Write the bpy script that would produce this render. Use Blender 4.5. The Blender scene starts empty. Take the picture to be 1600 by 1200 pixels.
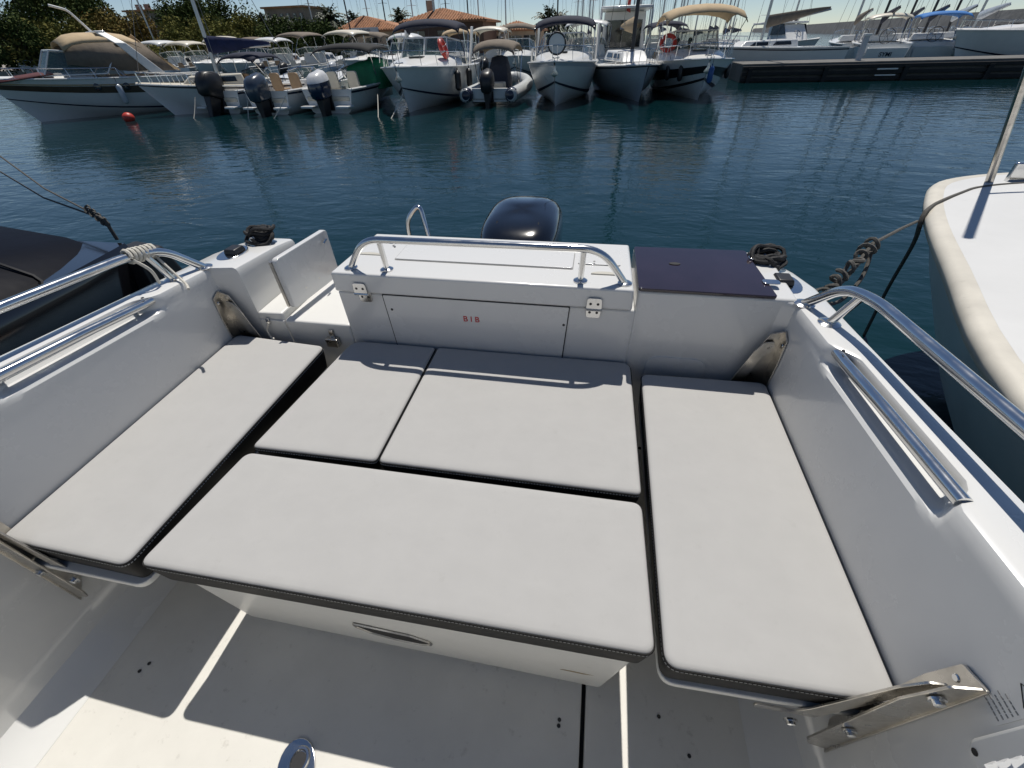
import bpy, bmesh, math, random
from mathutils import Vector, Matrix
random.seed(7)
S = bpy.context.scene
C = bpy.data.collections.new('marina'); S.collection.children.link(C)
# ------------------------------------------------------------------ camera, sky, sun, exposure
H = 2.3; FPX = 650.0
RW = Matrix(((0.98397317, 0.09290062, -0.15220474), (0.17638337, -0.63242721, 0.75427099), (-0.02618617, -0.7690288, -0.63867753)))
TILT = Matrix(((0.99998105, -0.00316333, 0.00528067), (0.00330049, 0.99965208, -0.02616905), (-0.00519605, 0.02618599, 0.99964358)))
cd = bpy.data.cameras.new('camera'); cam = bpy.data.objects.new('camera', cd); C.objects.link(cam)
cd.sensor_width = 36; cd.lens = FPX / 1600 * 36; cd.clip_end = 4000; cd.clip_start = .02
cx, cy, cz = RW.col[0], -RW.col[1], -RW.col[2]
cam.matrix_world = Matrix(((cx[0], cy[0], cz[0], 0), (cx[1], cy[1], cz[1], 0), (cx[2], cy[2], cz[2], H), (0, 0, 0, 1)))
S.camera = cam
SUN_EL = math.radians(67.4)
w = bpy.data.worlds.new('World'); S.world = w; w.use_nodes = True
nt = w.node_tree; bg = nt.nodes['Background']
sk = nt.nodes.new('ShaderNodeTexSky'); sk.sky_type = 'NISHITA'; sk.sun_disc = False
sk.sun_elevation = SUN_EL; sk.sun_rotation = math.radians(0); sk.air_density = .65; sk.dust_density = 0; sk.ozone_density = 1.0
nt.links.new(sk.outputs[0], bg.inputs[0]); bg.inputs[1].default_value = .085
sd = bpy.data.lights.new('sun', 'SUN'); sd.energy = 4.8; sd.angle = math.radians(.53); sd.color = (1, .955, .88)
so = bpy.data.objects.new('sun', sd); C.objects.link(so); so.rotation_euler = (-(math.pi / 2 - SUN_EL), 0, 0); so.location = (0, 20, 60)
S.view_settings.view_transform = 'Standard'; S.view_settings.look = 'None'; S.view_settings.exposure = -.15; S.view_settings.gamma = 1
S.cycles.max_bounces = 8; S.cycles.use_denoising = True
S.cycles.caustics_reflective = False; S.cycles.caustics_refractive = False

def at(px, py, z=None, y=None, x=None):
    """the point of the place seen at pixel (px, py) of the 1600x1200 photograph, on a given level or plane"""
    d = RW @ Vector((px - 800, py - 600, FPX))
    t = (z - H) / d.z if z is not None else (y / d.y if y is not None else x / d.x)
    return Vector((0, 0, H)) + d * t
def OWN(p):
    """cockpit measurements -> world: our boat floats with a slight trim"""
    return Vector((0, 0, H)) + 1.1 * (TILT @ (Vector(p) - Vector((0, 0, 2.2))))
# ------------------------------------------------------------------ materials
MATS = {}
def mat(name, col, rough=.5, metal=0, var=.06, vscale=3, bump=0, bscale=80, coat=0, col2=None, dirt=0, spec=.5, rvar=0, alpha=1, trans=0, sheen=0, wav=0, wscale=5):
    if name in MATS: return MATS[name]
    m = bpy.data.materials.new(name); m.use_nodes = True; n = m.node_tree.nodes; l = m.node_tree.links
    b = n['Principled BSDF']; b.inputs['Roughness'].default_value = rough; b.inputs['Metallic'].default_value = metal
    b.inputs['Coat Weight'].default_value = coat; b.inputs['Coat Roughness'].default_value = .08
    b.inputs['Specular IOR Level'].default_value = spec; b.inputs['Transmission Weight'].default_value = trans
    b.inputs['Alpha'].default_value = alpha; b.inputs['Sheen Weight'].default_value = sheen
    tc = n.new('ShaderNodeTexCoord')
    no = n.new('ShaderNodeTexNoise'); no.inputs['Scale'].default_value = vscale; no.inputs['Detail'].default_value = 6; no.inputs['Roughness'].default_value = .6
    l.new(tc.outputs['Object'], no.inputs['Vector'])
    mx = n.new('ShaderNodeMix'); mx.data_type = 'RGBA'
    c2 = col2 or tuple(max(0, c * (1 - 3 * var)) for c in col)
    mx.inputs[6].default_value = (*col, 1); mx.inputs[7].default_value = (*c2, 1)
    rp = n.new('ShaderNodeMapRange'); rp.inputs[1].default_value = .35; rp.inputs[2].default_value = .75
    l.new(no.outputs['Fac'], rp.inputs[0]); l.new(rp.outputs[0], mx.inputs[0])
    out = mx.outputs[2]
    if dirt:
        n2 = n.new('ShaderNodeTexNoise'); n2.inputs['Scale'].default_value = 22; n2.inputs['Detail'].default_value = 8; n2.inputs['Roughness'].default_value = .7
        l.new(tc.outputs['Object'], n2.inputs['Vector'])
        r2 = n.new('ShaderNodeMapRange'); r2.inputs[1].default_value = .60; r2.inputs[2].default_value = .80; r2.inputs[4].default_value = dirt
        l.new(n2.outputs['Fac'], r2.inputs[0])
        m2 = n.new('ShaderNodeMix'); m2.data_type = 'RGBA'; m2.inputs[7].default_value = (.16, .14, .11, 1)
        l.new(out, m2.inputs[6]); l.new(r2.outputs[0], m2.inputs[0]); out = m2.outputs[2]
    l.new(out, b.inputs['Base Color'])
    if rvar:
        r3 = n.new('ShaderNodeMapRange'); r3.inputs[1].default_value = .3; r3.inputs[2].default_value = .7
        r3.inputs[3].default_value = rough; r3.inputs[4].default_value = rough + rvar
        l.new(no.outputs['Fac'], r3.inputs[0]); l.new(r3.outputs[0], b.inputs['Roughness'])
    bp0 = None
    if wav:
        nw_ = n.new('ShaderNodeTexNoise'); nw_.inputs['Scale'].default_value = wscale; nw_.inputs['Detail'].default_value = 2; l.new(tc.outputs['Object'], nw_.inputs['Vector'])
        bp0 = n.new('ShaderNodeBump'); bp0.inputs['Strength'].default_value = 1; bp0.inputs['Distance'].default_value = wav; l.new(nw_.outputs['Fac'], bp0.inputs['Height']); l.new(bp0.outputs[0], b.inputs['Normal'])
    if bump:
        nb = n.new('ShaderNodeTexNoise'); nb.inputs['Scale'].default_value = bscale; nb.inputs['Detail'].default_value = 3
        l.new(tc.outputs['Object'], nb.inputs['Vector'])
        bp = n.new('ShaderNodeBump'); bp.inputs['Strength'].default_value = min(1, bump * 100) if bump < .01 else .6; bp.inputs['Distance'].default_value = bump
        l.new(nb.outputs['Fac'], bp.inputs['Height']); l.new(bp.outputs[0], b.inputs['Normal'])
        if bp0: l.new(bp0.outputs[0], bp.inputs['Normal'])
    MATS[name] = m; return m

GEL = mat('gelcoat', (.68, .68, .667), .20, wav=.0012, wscale=7, var=.012, vscale=2.5, dirt=.025, rvar=.12, coat=.55)
GELM = mat('gelcoat_moulded', (.70, .695, .67), .32, var=.015, vscale=4, dirt=.16, rvar=.15)
SOLE = mat('nonskid_sole', (.66, .645, .60), .55, var=.03, vscale=5, dirt=.5, bump=.0012, bscale=420)
FAB = mat('cushion_fabric', (.425, .42, .41), .92, var=.014, vscale=9, dirt=.12, wav=.0035, wscale=9, bump=.0009, bscale=650, sheen=.15, spec=.2)
VIN = mat('black_vinyl', (.012, .0115, .011), .6, spec=.25, var=.1, vscale=30, bump=.0006, bscale=300)
THREAD = mat('thread', (.6, .6, .58), .8)
STEEL = mat('polished_steel', (.74, .74, .73), .10, 1, var=.02, vscale=12, rvar=.12)
STEELW = mat('weathered_steel', (.62, .59, .54), .2, 1, var=.12, vscale=14, rvar=.25, bump=.0004, bscale=60)
DARK = mat('dark_gap', (.012, .012, .013), .7)
SMOKE = mat('smoked_acrylic', (.03, .02, .03), .05, var=.1, vscale=5, rvar=.08, coat=.6)
COWL = mat('cowling_paint', (.004, .005, .008), .09, var=.1, vscale=6, coat=1, rvar=.06)
BLKP = mat('black_plastic', (.018, .018, .02), .4, var=.1)
ROPEB = mat('black_rope', (.012, .012, .013), .75, bump=.004, bscale=160)
ROPEW = mat('white_rope', (.62, .59, .52), .85, var=.08, vscale=40, bump=.003, bscale=200)
ROPEG = mat('grey_rope', (.10, .095, .085), .9, var=.15, vscale=60, bump=.003, bscale=160)
RED = mat('red_print', (.55, .03, .04), .5)
BLKT = mat('black_print', (.03, .03, .03), .6)
WHITE = mat('boat_white', (.78, .78, .76), .25, var=.03, vscale=1.2, dirt=.12, rvar=.15, coat=.3)
CREAM = mat('boat_cream', (.68, .63, .52), .4, var=.05, vscale=1.5, dirt=.15)
GREYH = mat('boat_grey', (.50, .53, .57), .28, var=.04, vscale=1, dirt=.15, coat=.3)
NAVY = mat('navy_canvas', (.012, .017, .04), .85, var=.12, vscale=4, bump=.01, bscale=7)
BLUEC = mat('blue_sail_cover', (.012, .022, .085), .8, var=.15, vscale=4, bump=.02, bscale=6)
TAN = mat('tan_canvas', (.50, .38, .235), .85, var=.06, vscale=3, bump=.012, bscale=6)
TAUPE = mat('taupe_canvas', (.20, .165, .13), .88, var=.08, vscale=4, bump=.02, bscale=6)
GREENC = mat('green_tarpaulin', (.012, .20, .085), .6, var=.12, vscale=4, bump=.04, bscale=5)
BRIGHTB = mat('bright_blue_canvas', (.015, .16, .48), .75, var=.08, bump=.01, bscale=6)
BURG = mat('burgundy_canvas', (.09, .018, .022), .8, var=.1)
BROWN = mat('brown_stripe', (.10, .068, .046), .3, var=.1, coat=.4)
NSTR = mat('navy_stripe', (.01, .014, .04), .3, coat=.4)
TEAK = mat('teak', (.33, .17, .08), .6, var=.15, vscale=8)
SEATT = mat('tan_seat', (.36, .24, .14), .6, var=.08)
GLASS = mat('tinted_glass', (.10, .17, .17), .04, var=.05, alpha=.42, spec=.8)
GLASSD = mat('dark_window', (.015, .02, .025), .06, spec=.7)
VINYLW = mat('clear_vinyl', (.45, .47, .48), .12, alpha=.45)
ALU = mat('mast_aluminium', (.55, .55, .54), .35, .7, var=.06)
MDARK = mat('dark_mast', (.03, .03, .035), .4, .2)
WIRE = mat('rigging_wire', (.22, .22, .22), .4, .6)
REDR = mat('red_plastic', (.50, .045, .03), .45, var=.06)
BLUEF = mat('blue_fender', (.02, .09, .28), .45)
RIBM = mat('rib_tube', (.46, .48, .48), .5, var=.05, dirt=.12)
CONC = mat('pier_concrete', (.15, .145, .135), .85, var=.12, vscale=2, bump=.02, bscale=12, dirt=.4)
CONCD = mat('pier_fender_boards', (.025, .024, .023), .8, var=.2, vscale=3, bump=.02, bscale=10)
ROCK = mat('breakwater', (.17, .17, .17), .9, var=.15, vscale=.3, bump=.2, bscale=1.2)
TILE = mat('terracotta_tiles', (.42, .20, .10), .85, var=.16, vscale=1.5, bump=.05, bscale=9)
PLAST = mat('plaster', (.50, .40, .30), .9, var=.08, vscale=.8)
STONEB = mat('hill_stone', (.27, .22, .19), .9, var=.12, vscale=.5)
BARK = mat('bark', (.10, .075, .05), .95, var=.2, vscale=6, bump=.03, bscale=12)
LEAF1 = mat('leaf_olive', (.11, .125, .035), .9, spec=.1, var=.2, vscale=.6, col2=(.16, .13, .035))
LEAF2 = mat('leaf_dark', (.035, .06, .018), .9, spec=.1, var=.2, vscale=.6, col2=(.07, .085, .024))
LEAF3 = mat('leaf_rust', (.19, .125, .04), .9, spec=.1, var=.2, vscale=.5, col2=(.10, .11, .03))
PALMF = mat('palm_frond', (.035, .055, .02), .6, var=.2, vscale=2)
GROUND = mat('quay_paving', (.33, .30, .26), .9, var=.1, vscale=.6, dirt=.2)
SKIN = mat('skin', (.42, .26, .18), .6); HAIR = mat('dark_hair', (.02, .015, .012), .7)
SHIRTW = mat('white_shirt', (.75, .75, .75), .9); SHIRTD = mat('dark_shirt', (.03, .03, .04), .9); TROUS = mat('trousers', (.06, .07, .10), .9)

def water_mat():
    m = bpy.data.materials.new('harbour_water'); m.use_nodes = True; n = m.node_tree.nodes; l = m.node_tree.links; b = n['Principled BSDF']
    b.inputs['Base Color'].default_value = (.003, .021, .026, 1); b.inputs['Roughness'].default_value = .045; b.inputs['IOR'].default_value = 1.333
    tc = n.new('ShaderNodeTexCoord'); prev = None
    for sc, dist, sx, rot in ((.7, .028, .7, .2), (2.6, .0165, .5, -.25), (7.5, .0055, .55, .35)):
        mp = n.new('ShaderNodeMapping'); mp.inputs['Scale'].default_value = (sx, 1, 1); mp.inputs['Rotation'].default_value = (0, 0, rot)
        l.new(tc.outputs['Object'], mp.inputs['Vector'])
        no = n.new('ShaderNodeTexNoise'); no.inputs['Scale'].default_value = sc; no.inputs['Detail'].default_value = 3; no.inputs['Distortion'].default_value = .6
        l.new(mp.outputs[0], no.inputs['Vector'])
        bp = n.new('ShaderNodeBump'); bp.inputs['Strength'].default_value = 1; bp.inputs['Distance'].default_value = dist
        l.new(no.outputs['Fac'], bp.inputs['Height'])
        if prev: l.new(prev.outputs[0], bp.inputs['Normal'])
        prev = bp
    l.new(prev.outputs[0], b.inputs['Normal'])
    return m
WATER = water_mat()
# ------------------------------------------------------------------ mesh helpers
ORG = {}
class MB:
    def __init__(s): s.v = []; s.f = []
    def add(s, vs, fs):
        o = len(s.v); s.v += [Vector(p) for p in vs]; s.f += [[i + o for i in f] for f in fs]; return s
    def box(s, c, d, rz=0, M=None):
        hx, hy, hz = d[0] / 2, d[1] / 2, d[2] / 2
        M = M or Matrix.Rotation(rz, 3, 'Z')
        vs = [Vector(c) + M @ Vector((a * hx, b * hy, e * hz)) for a, b, e in ((-1,-1,-1),(1,-1,-1),(1,1,-1),(-1,1,-1),(-1,-1,1),(1,-1,1),(1,1,1),(-1,1,1))]
        return s.add(vs, [(0,3,2,1),(4,5,6,7),(0,1,5,4),(1,2,6,5),(2,3,7,6),(3,0,4,7)])
    def hexa(s, vs):      # 4 bottom, 4 top corners
        return s.add(vs, [(0,3,2,1),(4,5,6,7),(0,1,5,4),(1,2,6,5),(2,3,7,6),(3,0,4,7)])
    def loft(s, rings, closed=True, caps=True):
        n = len(rings[0]); vs = [p for r in rings for p in r]; fs = []
        for i in range(len(rings) - 1):
            for j in range(n if closed else n - 1):
                k = (j + 1) % n; fs.append((i*n+j, i*n+k, (i+1)*n+k, (i+1)*n+j))
        if caps and closed: fs.append(tuple(range(n))[::-1]); fs.append(tuple(range((len(rings)-1)*n, len(rings)*n)))
        return s.add(vs, fs)
    def prism(s, poly, a, b, fn=lambda p, h: (p[0], p[1], h)):
        return s.loft([[fn(p, a) for p in poly], [fn(p, b) for p in poly]])
    def tube(s, path, r, n=8, closed=False):
        P = [Vector(p) for p in path]; rings = []; m = len(P); up = None
        for i, p in enumerate(P):
            if closed: d = P[(i+1) % m] - P[i-1]
            else: d = P[min(i+1, m-1)] - P[max(i-1, 0)]
            d = d.normalized() if d.length > 1e-9 else Vector((0,0,1))
            if up is None: up = Vector((0,0,1)) if abs(d.z) < .9 else Vector((0,1,0))
            a = d.cross(up)
            if a.length < 1e-6: a = d.cross(Vector((1,0,0)))
            a.normalize(); b = a.cross(d).normalized(); up = b
            rr = r[i] if isinstance(r, (list, tuple)) else r
            rings.append([p + (a * math.cos(t) + b * math.sin(t)) * rr for t in (2*math.pi*k/n for k in range(n))])
        if closed: rings.append(rings[0]); return s.loft(rings, caps=False)
        return s.loft(rings)
    def lathe(s, prof, c=(0,0,0), n=16, ax=None):
        M = ax or Matrix.Identity(3)
        return s.loft([[Vector(c) + M @ Vector((r*math.cos(2*math.pi*k/n), r*math.sin(2*math.pi*k/n), z)) for k in range(n)] for r, z in prof])
    def ell(s, c, r, n=14, m=8):
        return s.lathe([(1e-3 + math.sin(math.pi*i/m), -math.cos(math.pi*i/m)) for i in range(m+1)], (0,0,0), n)._sc(c, r, (m+1)*n)
    def _sc(s, c, r, k):
        for i in range(len(s.v)-k, len(s.v)): p = s.v[i]; s.v[i] = Vector((c[0]+p.x*r[0], c[1]+p.y*r[1], c[2]+p.z*r[2]))
        return s
    def build(s, name, m, parent=None, xf=None, bevel=0, sm=35, sub=0, solid=0):
        vs = [xf(p) for p in s.v] if xf else s.v
        if parent is not None: o = ORG.get(parent.name, Vector((0,0,0)))
        else:
            o = Vector(((min(p.x for p in vs)+max(p.x for p in vs))/2, (min(p.y for p in vs)+max(p.y for p in vs))/2, min(p.z for p in vs)))
        me = bpy.data.meshes.new(name); me.from_pydata([p - o for p in vs], [], s.f); me.update()
        bm = bmesh.new(); bm.from_mesh(me); bmesh.ops.recalc_face_normals(bm, faces=bm.faces); bm.to_mesh(me); bm.free()
        me.materials.append(m)
        if sm: me.polygons.foreach_set('use_smooth', [True]*len(me.polygons)); me.set_sharp_from_angle(angle=math.radians(sm))
        ob = bpy.data.objects.new(name, me); C.objects.link(ob)
        if parent is not None: ob.parent = parent; ORG[ob.name] = o
        else: ob.location = o; ORG[ob.name] = o
        if solid: md = ob.modifiers.new('solid', 'SOLIDIFY'); md.thickness = solid
        if bevel: md = ob.modifiers.new('bevel', 'BEVEL'); md.width = bevel; md.segments = 3; md.limit_method = 'ANGLE'; md.angle_limit = math.radians(40); md.harden_normals = False
        if sub: md = ob.modifiers.new('sub', 'SUBSURF'); md.levels = sub; md.render_levels = sub
        return ob
def tag(o, label, cat, group=None):
    o['label'] = label; o['category'] = cat
    if group: o['group'] = group
    return o
def root(name, loc, label=None, cat=None, group=None, rz=0, local=False):
    o = bpy.data.objects.new(name, None); C.objects.link(o); o.location = loc; o.rotation_euler = (0,0,rz); o.empty_display_size = .2
    ORG[o.name] = Vector((0,0,0)) if local else Vector(loc)
    if label: tag(o, label, cat, group)
    return o
def struct(o): o['kind'] = 'structure'; return o
def text(body, name, size, m, parent, M, ext=.0008):
    cu = bpy.data.curves.new(name, 'FONT'); cu.body = body; cu.size = size; cu.extrude = ext; cu.align_x = 'CENTER'; cu.align_y = 'CENTER'; cu.materials.append(m)
    cu.offset = size*.012; tmp = bpy.data.objects.new(name, cu); me = bpy.data.meshes.new_from_object(tmp); bpy.data.objects.remove(tmp)
    o = bpy.data.objects.new(name, me); C.objects.link(o); o.parent = parent
    o.matrix_local = M; return o
def rpoly(x0, y0, x1, y1, r, n=5):
    out = []
    for cx, cy, a in ((x1-r,y1-r,0),(x0+r,y1-r,90),(x0+r,y0+r,180),(x1-r,y0+r,270)):
        out += [(cx + r*math.cos(math.radians(a+90*k/n)), cy + r*math.sin(math.radians(a+90*k/n))) for k in range(n+1)]
    return out
def rpolyg(pts, r, n=5):   # rounded corners for any convex polygon
    out = []; m = len(pts)
    for i in range(m):
        p, a, b = Vector((*pts[i],0)), Vector((*pts[i-1],0)), Vector((*pts[(i+1)%m],0))
        u, v = (a-p).normalized(), (b-p).normalized(); rr = r[i] if isinstance(r, (list,tuple)) else r
        for k in range(n+1):
            t = k/n; q = p + u*rr*(1-t)**2 + v*rr*t**2; out.append((q.x, q.y))
    return out
def inset(poly, d):
    m = len(poly); out = []; cxm = sum(p[0] for p in poly)/m; cym = sum(p[1] for p in poly)/m
    for i in range(m):
        a, b, c = Vector(poly[i-1]), Vector(poly[i]), Vector(poly[(i+1)%m])
        t = (c-a); nrm = Vector((-t.y, t.x)); nrm = nrm.normalized() if nrm.length > 1e-9 else Vector((0,0))
        if nrm.dot(Vector((cxm,cym))-b) < 0: nrm = -nrm
        out.append((b.x+nrm.x*d, b.y+nrm.y*d))
    return out
def smooth_path(pts, k=5):
    P = [Vector(p) for p in pts]; out = []
    for i in range(len(P)-1):
        p0, p1, p2, p3 = P[max(i-1,0)], P[i], P[i+1], P[min(i+2,len(P)-1)]
        for j in range(k):
            t = j/k; out.append(.5*((2*p1)+(-p0+p2)*t+(2*p0-5*p1+4*p2-p3)*t*t+(-p0+3*p1-3*p2+p3)*t**3))
    return out + [P[-1]]
def bend(pts, r, k=5):       # straight runs with rounded elbows
    P = [Vector(p) for p in pts]; out = [P[0]]
    for i in range(1, len(P)-1):
        a, p, b = P[i-1], P[i], P[i+1]; u, v = (a-p), (b-p); q = min(r, u.length*.45, v.length*.45); u.normalize(); v.normalize()
        out += [p + u*q*(1-t)**2 + v*q*t*t for t in (j/k for j in range(k+1))]
    return out + [P[-1]]

# ================================================================== THE SETTING
mb = MB(); mb.add([(-900,-60,0),(900,-60,0),(900,1200,0),(-900,1200,0)], [(0,1,2,3)])
struct(mb.build('water', WATER, sm=0))
mb = MB(); mb.prism([(-420,43),(-31,43),(-29,57),(-2,57),(-2,400),(-420,400)],-2,1.1)
struct(mb.build('quay', GROUND))
# wooded rise behind the quay
mb = MB(); n = 40; rows = 12; vs = []
for j in range(rows):
    for i in range(n):
        x = -330 + i*8.6; yy = 75 + j*13
        k = max(0, min(1, (-30 - x)/60)); vs.append((x, yy, 1.0 + k*(1-math.exp(-j*.5))*(6+2.5*math.sin(x*.05+j)) ))
mb.add(vs, [(j*n+i, j*n+i+1, (j+1)*n+i+1, (j+1)*n+i) for j in range(rows-1) for i in range(n-1)])
struct(mb.build('hill', LEAF2))
# breakwater wall on the right
d = Vector((99,581,0)).normalized(); nn = Vector((d.y,-d.x,0)); p0 = Vector((78,50,0)); p1 = p0 + d*900
prof = [(-3,-2),(-1.2,4.5),(1.4,4.5),(1.4,3.2),(9,-2)]
bw = MB().loft([[p + nn*a + Vector((0,0,b)) for a,b in prof] for p in [p0 + d*30*i for i in range(31)]]).build('breakwater_wall', ROCK)
tag(bw, 'long grey breakwater wall closing the harbour on the right', 'breakwater')
# pier on the right
pr = root('pier', (20, 32.5, 0), 'low dark concrete pier with rubbing boards across the right background', 'pier')
px0, px1, py0, py1 = 7.6, 60, 31.2, 34.2
MB().box(((px0+px1)/2,(py0+py1)/2+.12,.42),(px1-px0,py1-py0-.2,.86)).build('pier_deck', CONC, pr, bevel=.03)
for k in range(3):
    MB().box(((px0+px1)/2, py0+.05, .66-.27*k),(px1-px0, .14-.03*k, .16)).build('rubbing_board', CONCD, pr, bevel=.015)
for k in range(14):
    MB().box((px0+.4+k*3.9, py0+.02, .2),(.22,.2,.9)).build('pile', CONCD, pr)
MB().box((14.9, py0-.02, .52),(1.0,.06,.06)).build('ladder_rung', GEL, pr)
MB().box((14.9, py0-.02, .25),(1.0,.06,.05)).build('ladder_rung', GEL, pr)
pd = at(1318, 96, z=.87)
b = root('service_pedestal', (13.8, 32.4, .85), 'slim grey service pedestal standing on the pier', 'pedestal', local=True)
MB().prism(rpoly(-.13,-.1,.13,.1,.03),0,1.05).build('column', GREYH, b); MB().prism(rpoly(-.17,-.14,.17,.14,.04),1.05,1.16).build('cap', WHITE, b, bevel=.02)

# ------------------------------------------------------------------ trees
def leafcloud(mb, centers, n, size, rnd):
    for c, r in centers:
        for _ in range(n):
            d = Vector((rnd.gauss(0,1), rnd.gauss(0,1), rnd.gauss(0,.8))); d = d.normalized()*r*(rnd.random()**.4)
            p = Vector(c) + d; s = size*rnd.uniform(.5,1.3)
            a = Vector((rnd.gauss(0,1),rnd.gauss(0,1),rnd.gauss(0,.6))).normalized(); b = a.cross(Vector((rnd.gauss(0,1),rnd.gauss(0,1),rnd.gauss(0,1)))).normalized()
            mb.add([p-a*s*.5, p+b*s*.32, p+a*s*.6, p-b*s*.32], [(0,1,2,3)])
def tree(px, ytop, Y, wid, m, label, seed, name='broadleaf_tree'):
    rnd = random.Random(seed); top = at(px, ytop, y=Y); g = 1.0; h = max(3, top.z - g)
    t = root(name, (top.x, Y, g), label, 'tree', 'trees behind the marina', local=True)
    mb = MB(); mb.tube([(0,0,-.6),(.1,0,h*.25),(-.1,.1,h*.55),(0,0,h*.8)], [h*.035,h*.028,h*.02,h*.008])
    for k in range(5):
        a = rnd.uniform(0,6.28); mb.tube([(0,0,h*(.25+.08*k)),(math.cos(a)*wid*.3,math.sin(a)*wid*.3,h*(.45+.08*k)),(math.cos(a)*wid*.6,math.sin(a)*wid*.5,h*(.55+.08*k))],[h*.016,h*.011,h*.004],n=5)
    mb.build('trunk', BARK, t)
    cs = []
    for k in range(26):
        a = rnd.uniform(0,6.28); u = rnd.random(); zz = h*(.16+.74*u); rr = wid*(.95 - .65*u**2)*rnd.uniform(.25,.95)
        cs.append(((math.cos(a)*rr, math.sin(a)*rr*.8, zz), wid*rnd.uniform(.22,.36)))
    cs.append(((0,0,h*.9), wid*.3))
    mb = MB(); leafcloud(mb, cs, 300, .03*math.sqrt(Y*wid*.35), rnd); mb.build('crown', m, t, sm=0)
T = [(15,-60,52,6,LEAF2,'tall dark tree at the far left edge behind the cruiser'),(75,-45,56,6,LEAF2,'tall dark tree behind the raised arch light of the left cruiser'),
 (125,-12,58,5,LEAF2,'dark tree with ragged top just left of the gap of sky'),(60,45,46,5,LEAF1,'low olive green tree behind the tan cockpit canopy'),
 (165,28,50,5,LEAF3,'rust tinged bushy tree above the tan canopy'),(215,34,50,4.5,LEAF3,'rusty green bush below the hilltop house with chimneys'),
 (120,40,48,4,LEAF1,'olive bush between dark trees and rusty bushes on the left'),(262,8,60,5,LEAF2,'dark tree right of the hilltop house with chimneys'),(298,-2,62,5,LEAF2,'tall dark tree behind the sailboat with blue cover'),
 (342,-4,66,5,LEAF2,'dark round topped tree left of the stone hill house'),(275,40,48,4,LEAF1,'olive bush behind the mast with the blue sail cover'),(330,42,48,4.5,LEAF1,'bright olive bush behind the white radar mast'),
 (375,30,58,4,LEAF1,'olive bush below the stone hill house, left end'),(425,38,56,4,LEAF2,'dark bush in front of the stone hill house'),(470,36,58,3.6,LEAF2,'dark bush at the right end of the stone hill house'),
 (535,36,74,3,LEAF2,'small dark tree between palm and first pavilion'),(505,52,52,3.2,LEAF2,'low dark bush left of the pavilion with the sign'),(10,30,44,4.5,LEAF2,'dark bush low at the far left edge'),(612,36,84,2.6,LEAF2,'little dark tree between the two larger pavilions')]
for i, a in enumerate(T): tree(*a, seed=i+3)
def palm(px, ytop, Y, r, label, seed):
    rnd = random.Random(seed); top = at(px, ytop, y=Y); r *= 1.25; c = top.z - r*.75; h = c - 1
    t = root('palm_tree', (top.x, Y, 1), label, 'palm tree', 'palm trees behind the marina', local=True)
    MB().tube([(0,0,-.3),(.05,0,h*.5),(0,0,h)],[.3,.22,.2]).build('trunk', BARK, t)
    mb = MB()
    for k in range(46):
        a = rnd.uniform(0,6.28); e = rnd.uniform(-.6,1.35); L = r*rnd.uniform(.8,1.1); dx, dy = math.cos(a), math.sin(a); pts = []
        for j in range(6):
            u = j/5; pts.append(Vector((dx*L*u*math.cos(e)*(1-.1*u), dy*L*u*math.cos(e), h + L*u*math.sin(e) - L*.45*u*u)))
        side = Vector((-dy,dx,0))
        for j in range(1,6):
            q, q0 = pts[j], pts[j-1]; wd = L*.24*(1.15-j/6)
            mb.add([q0, q0+side*.03, q+side*wd-Vector((0,0,wd*.5)), q], [(0,1,2,3)]); mb.add([q0, q0-side*.03, q-side*wd-Vector((0,0,wd*.5)), q], [(0,1,2,3)])
    mb.build('crown', PALMF, t, sm=0)
for i, a in enumerate([(400,8,70,2.0,'small palm left of the stone hill house'),(436,14,66,1.8,'palm in front of the stone hill house'),(507,-6,70,2.4,'tall palm right of the stone hill house'),
    (548,8,76,2.0,'left palm of the pair above the pavilion roof with the sign'),(558,16,78,1.6,'short palm right beside the paired palm above the pavilion'),(621,2,80,2.1,'lone palm between the two larger pavilion roofs'),(858,-4,80,2.6,'palm behind the masts above the navy canopy'),(874,4,84,2.4,'shaggy palm just right of the masts above the navy canopy')]): palm(*a, seed=40+i)
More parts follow.
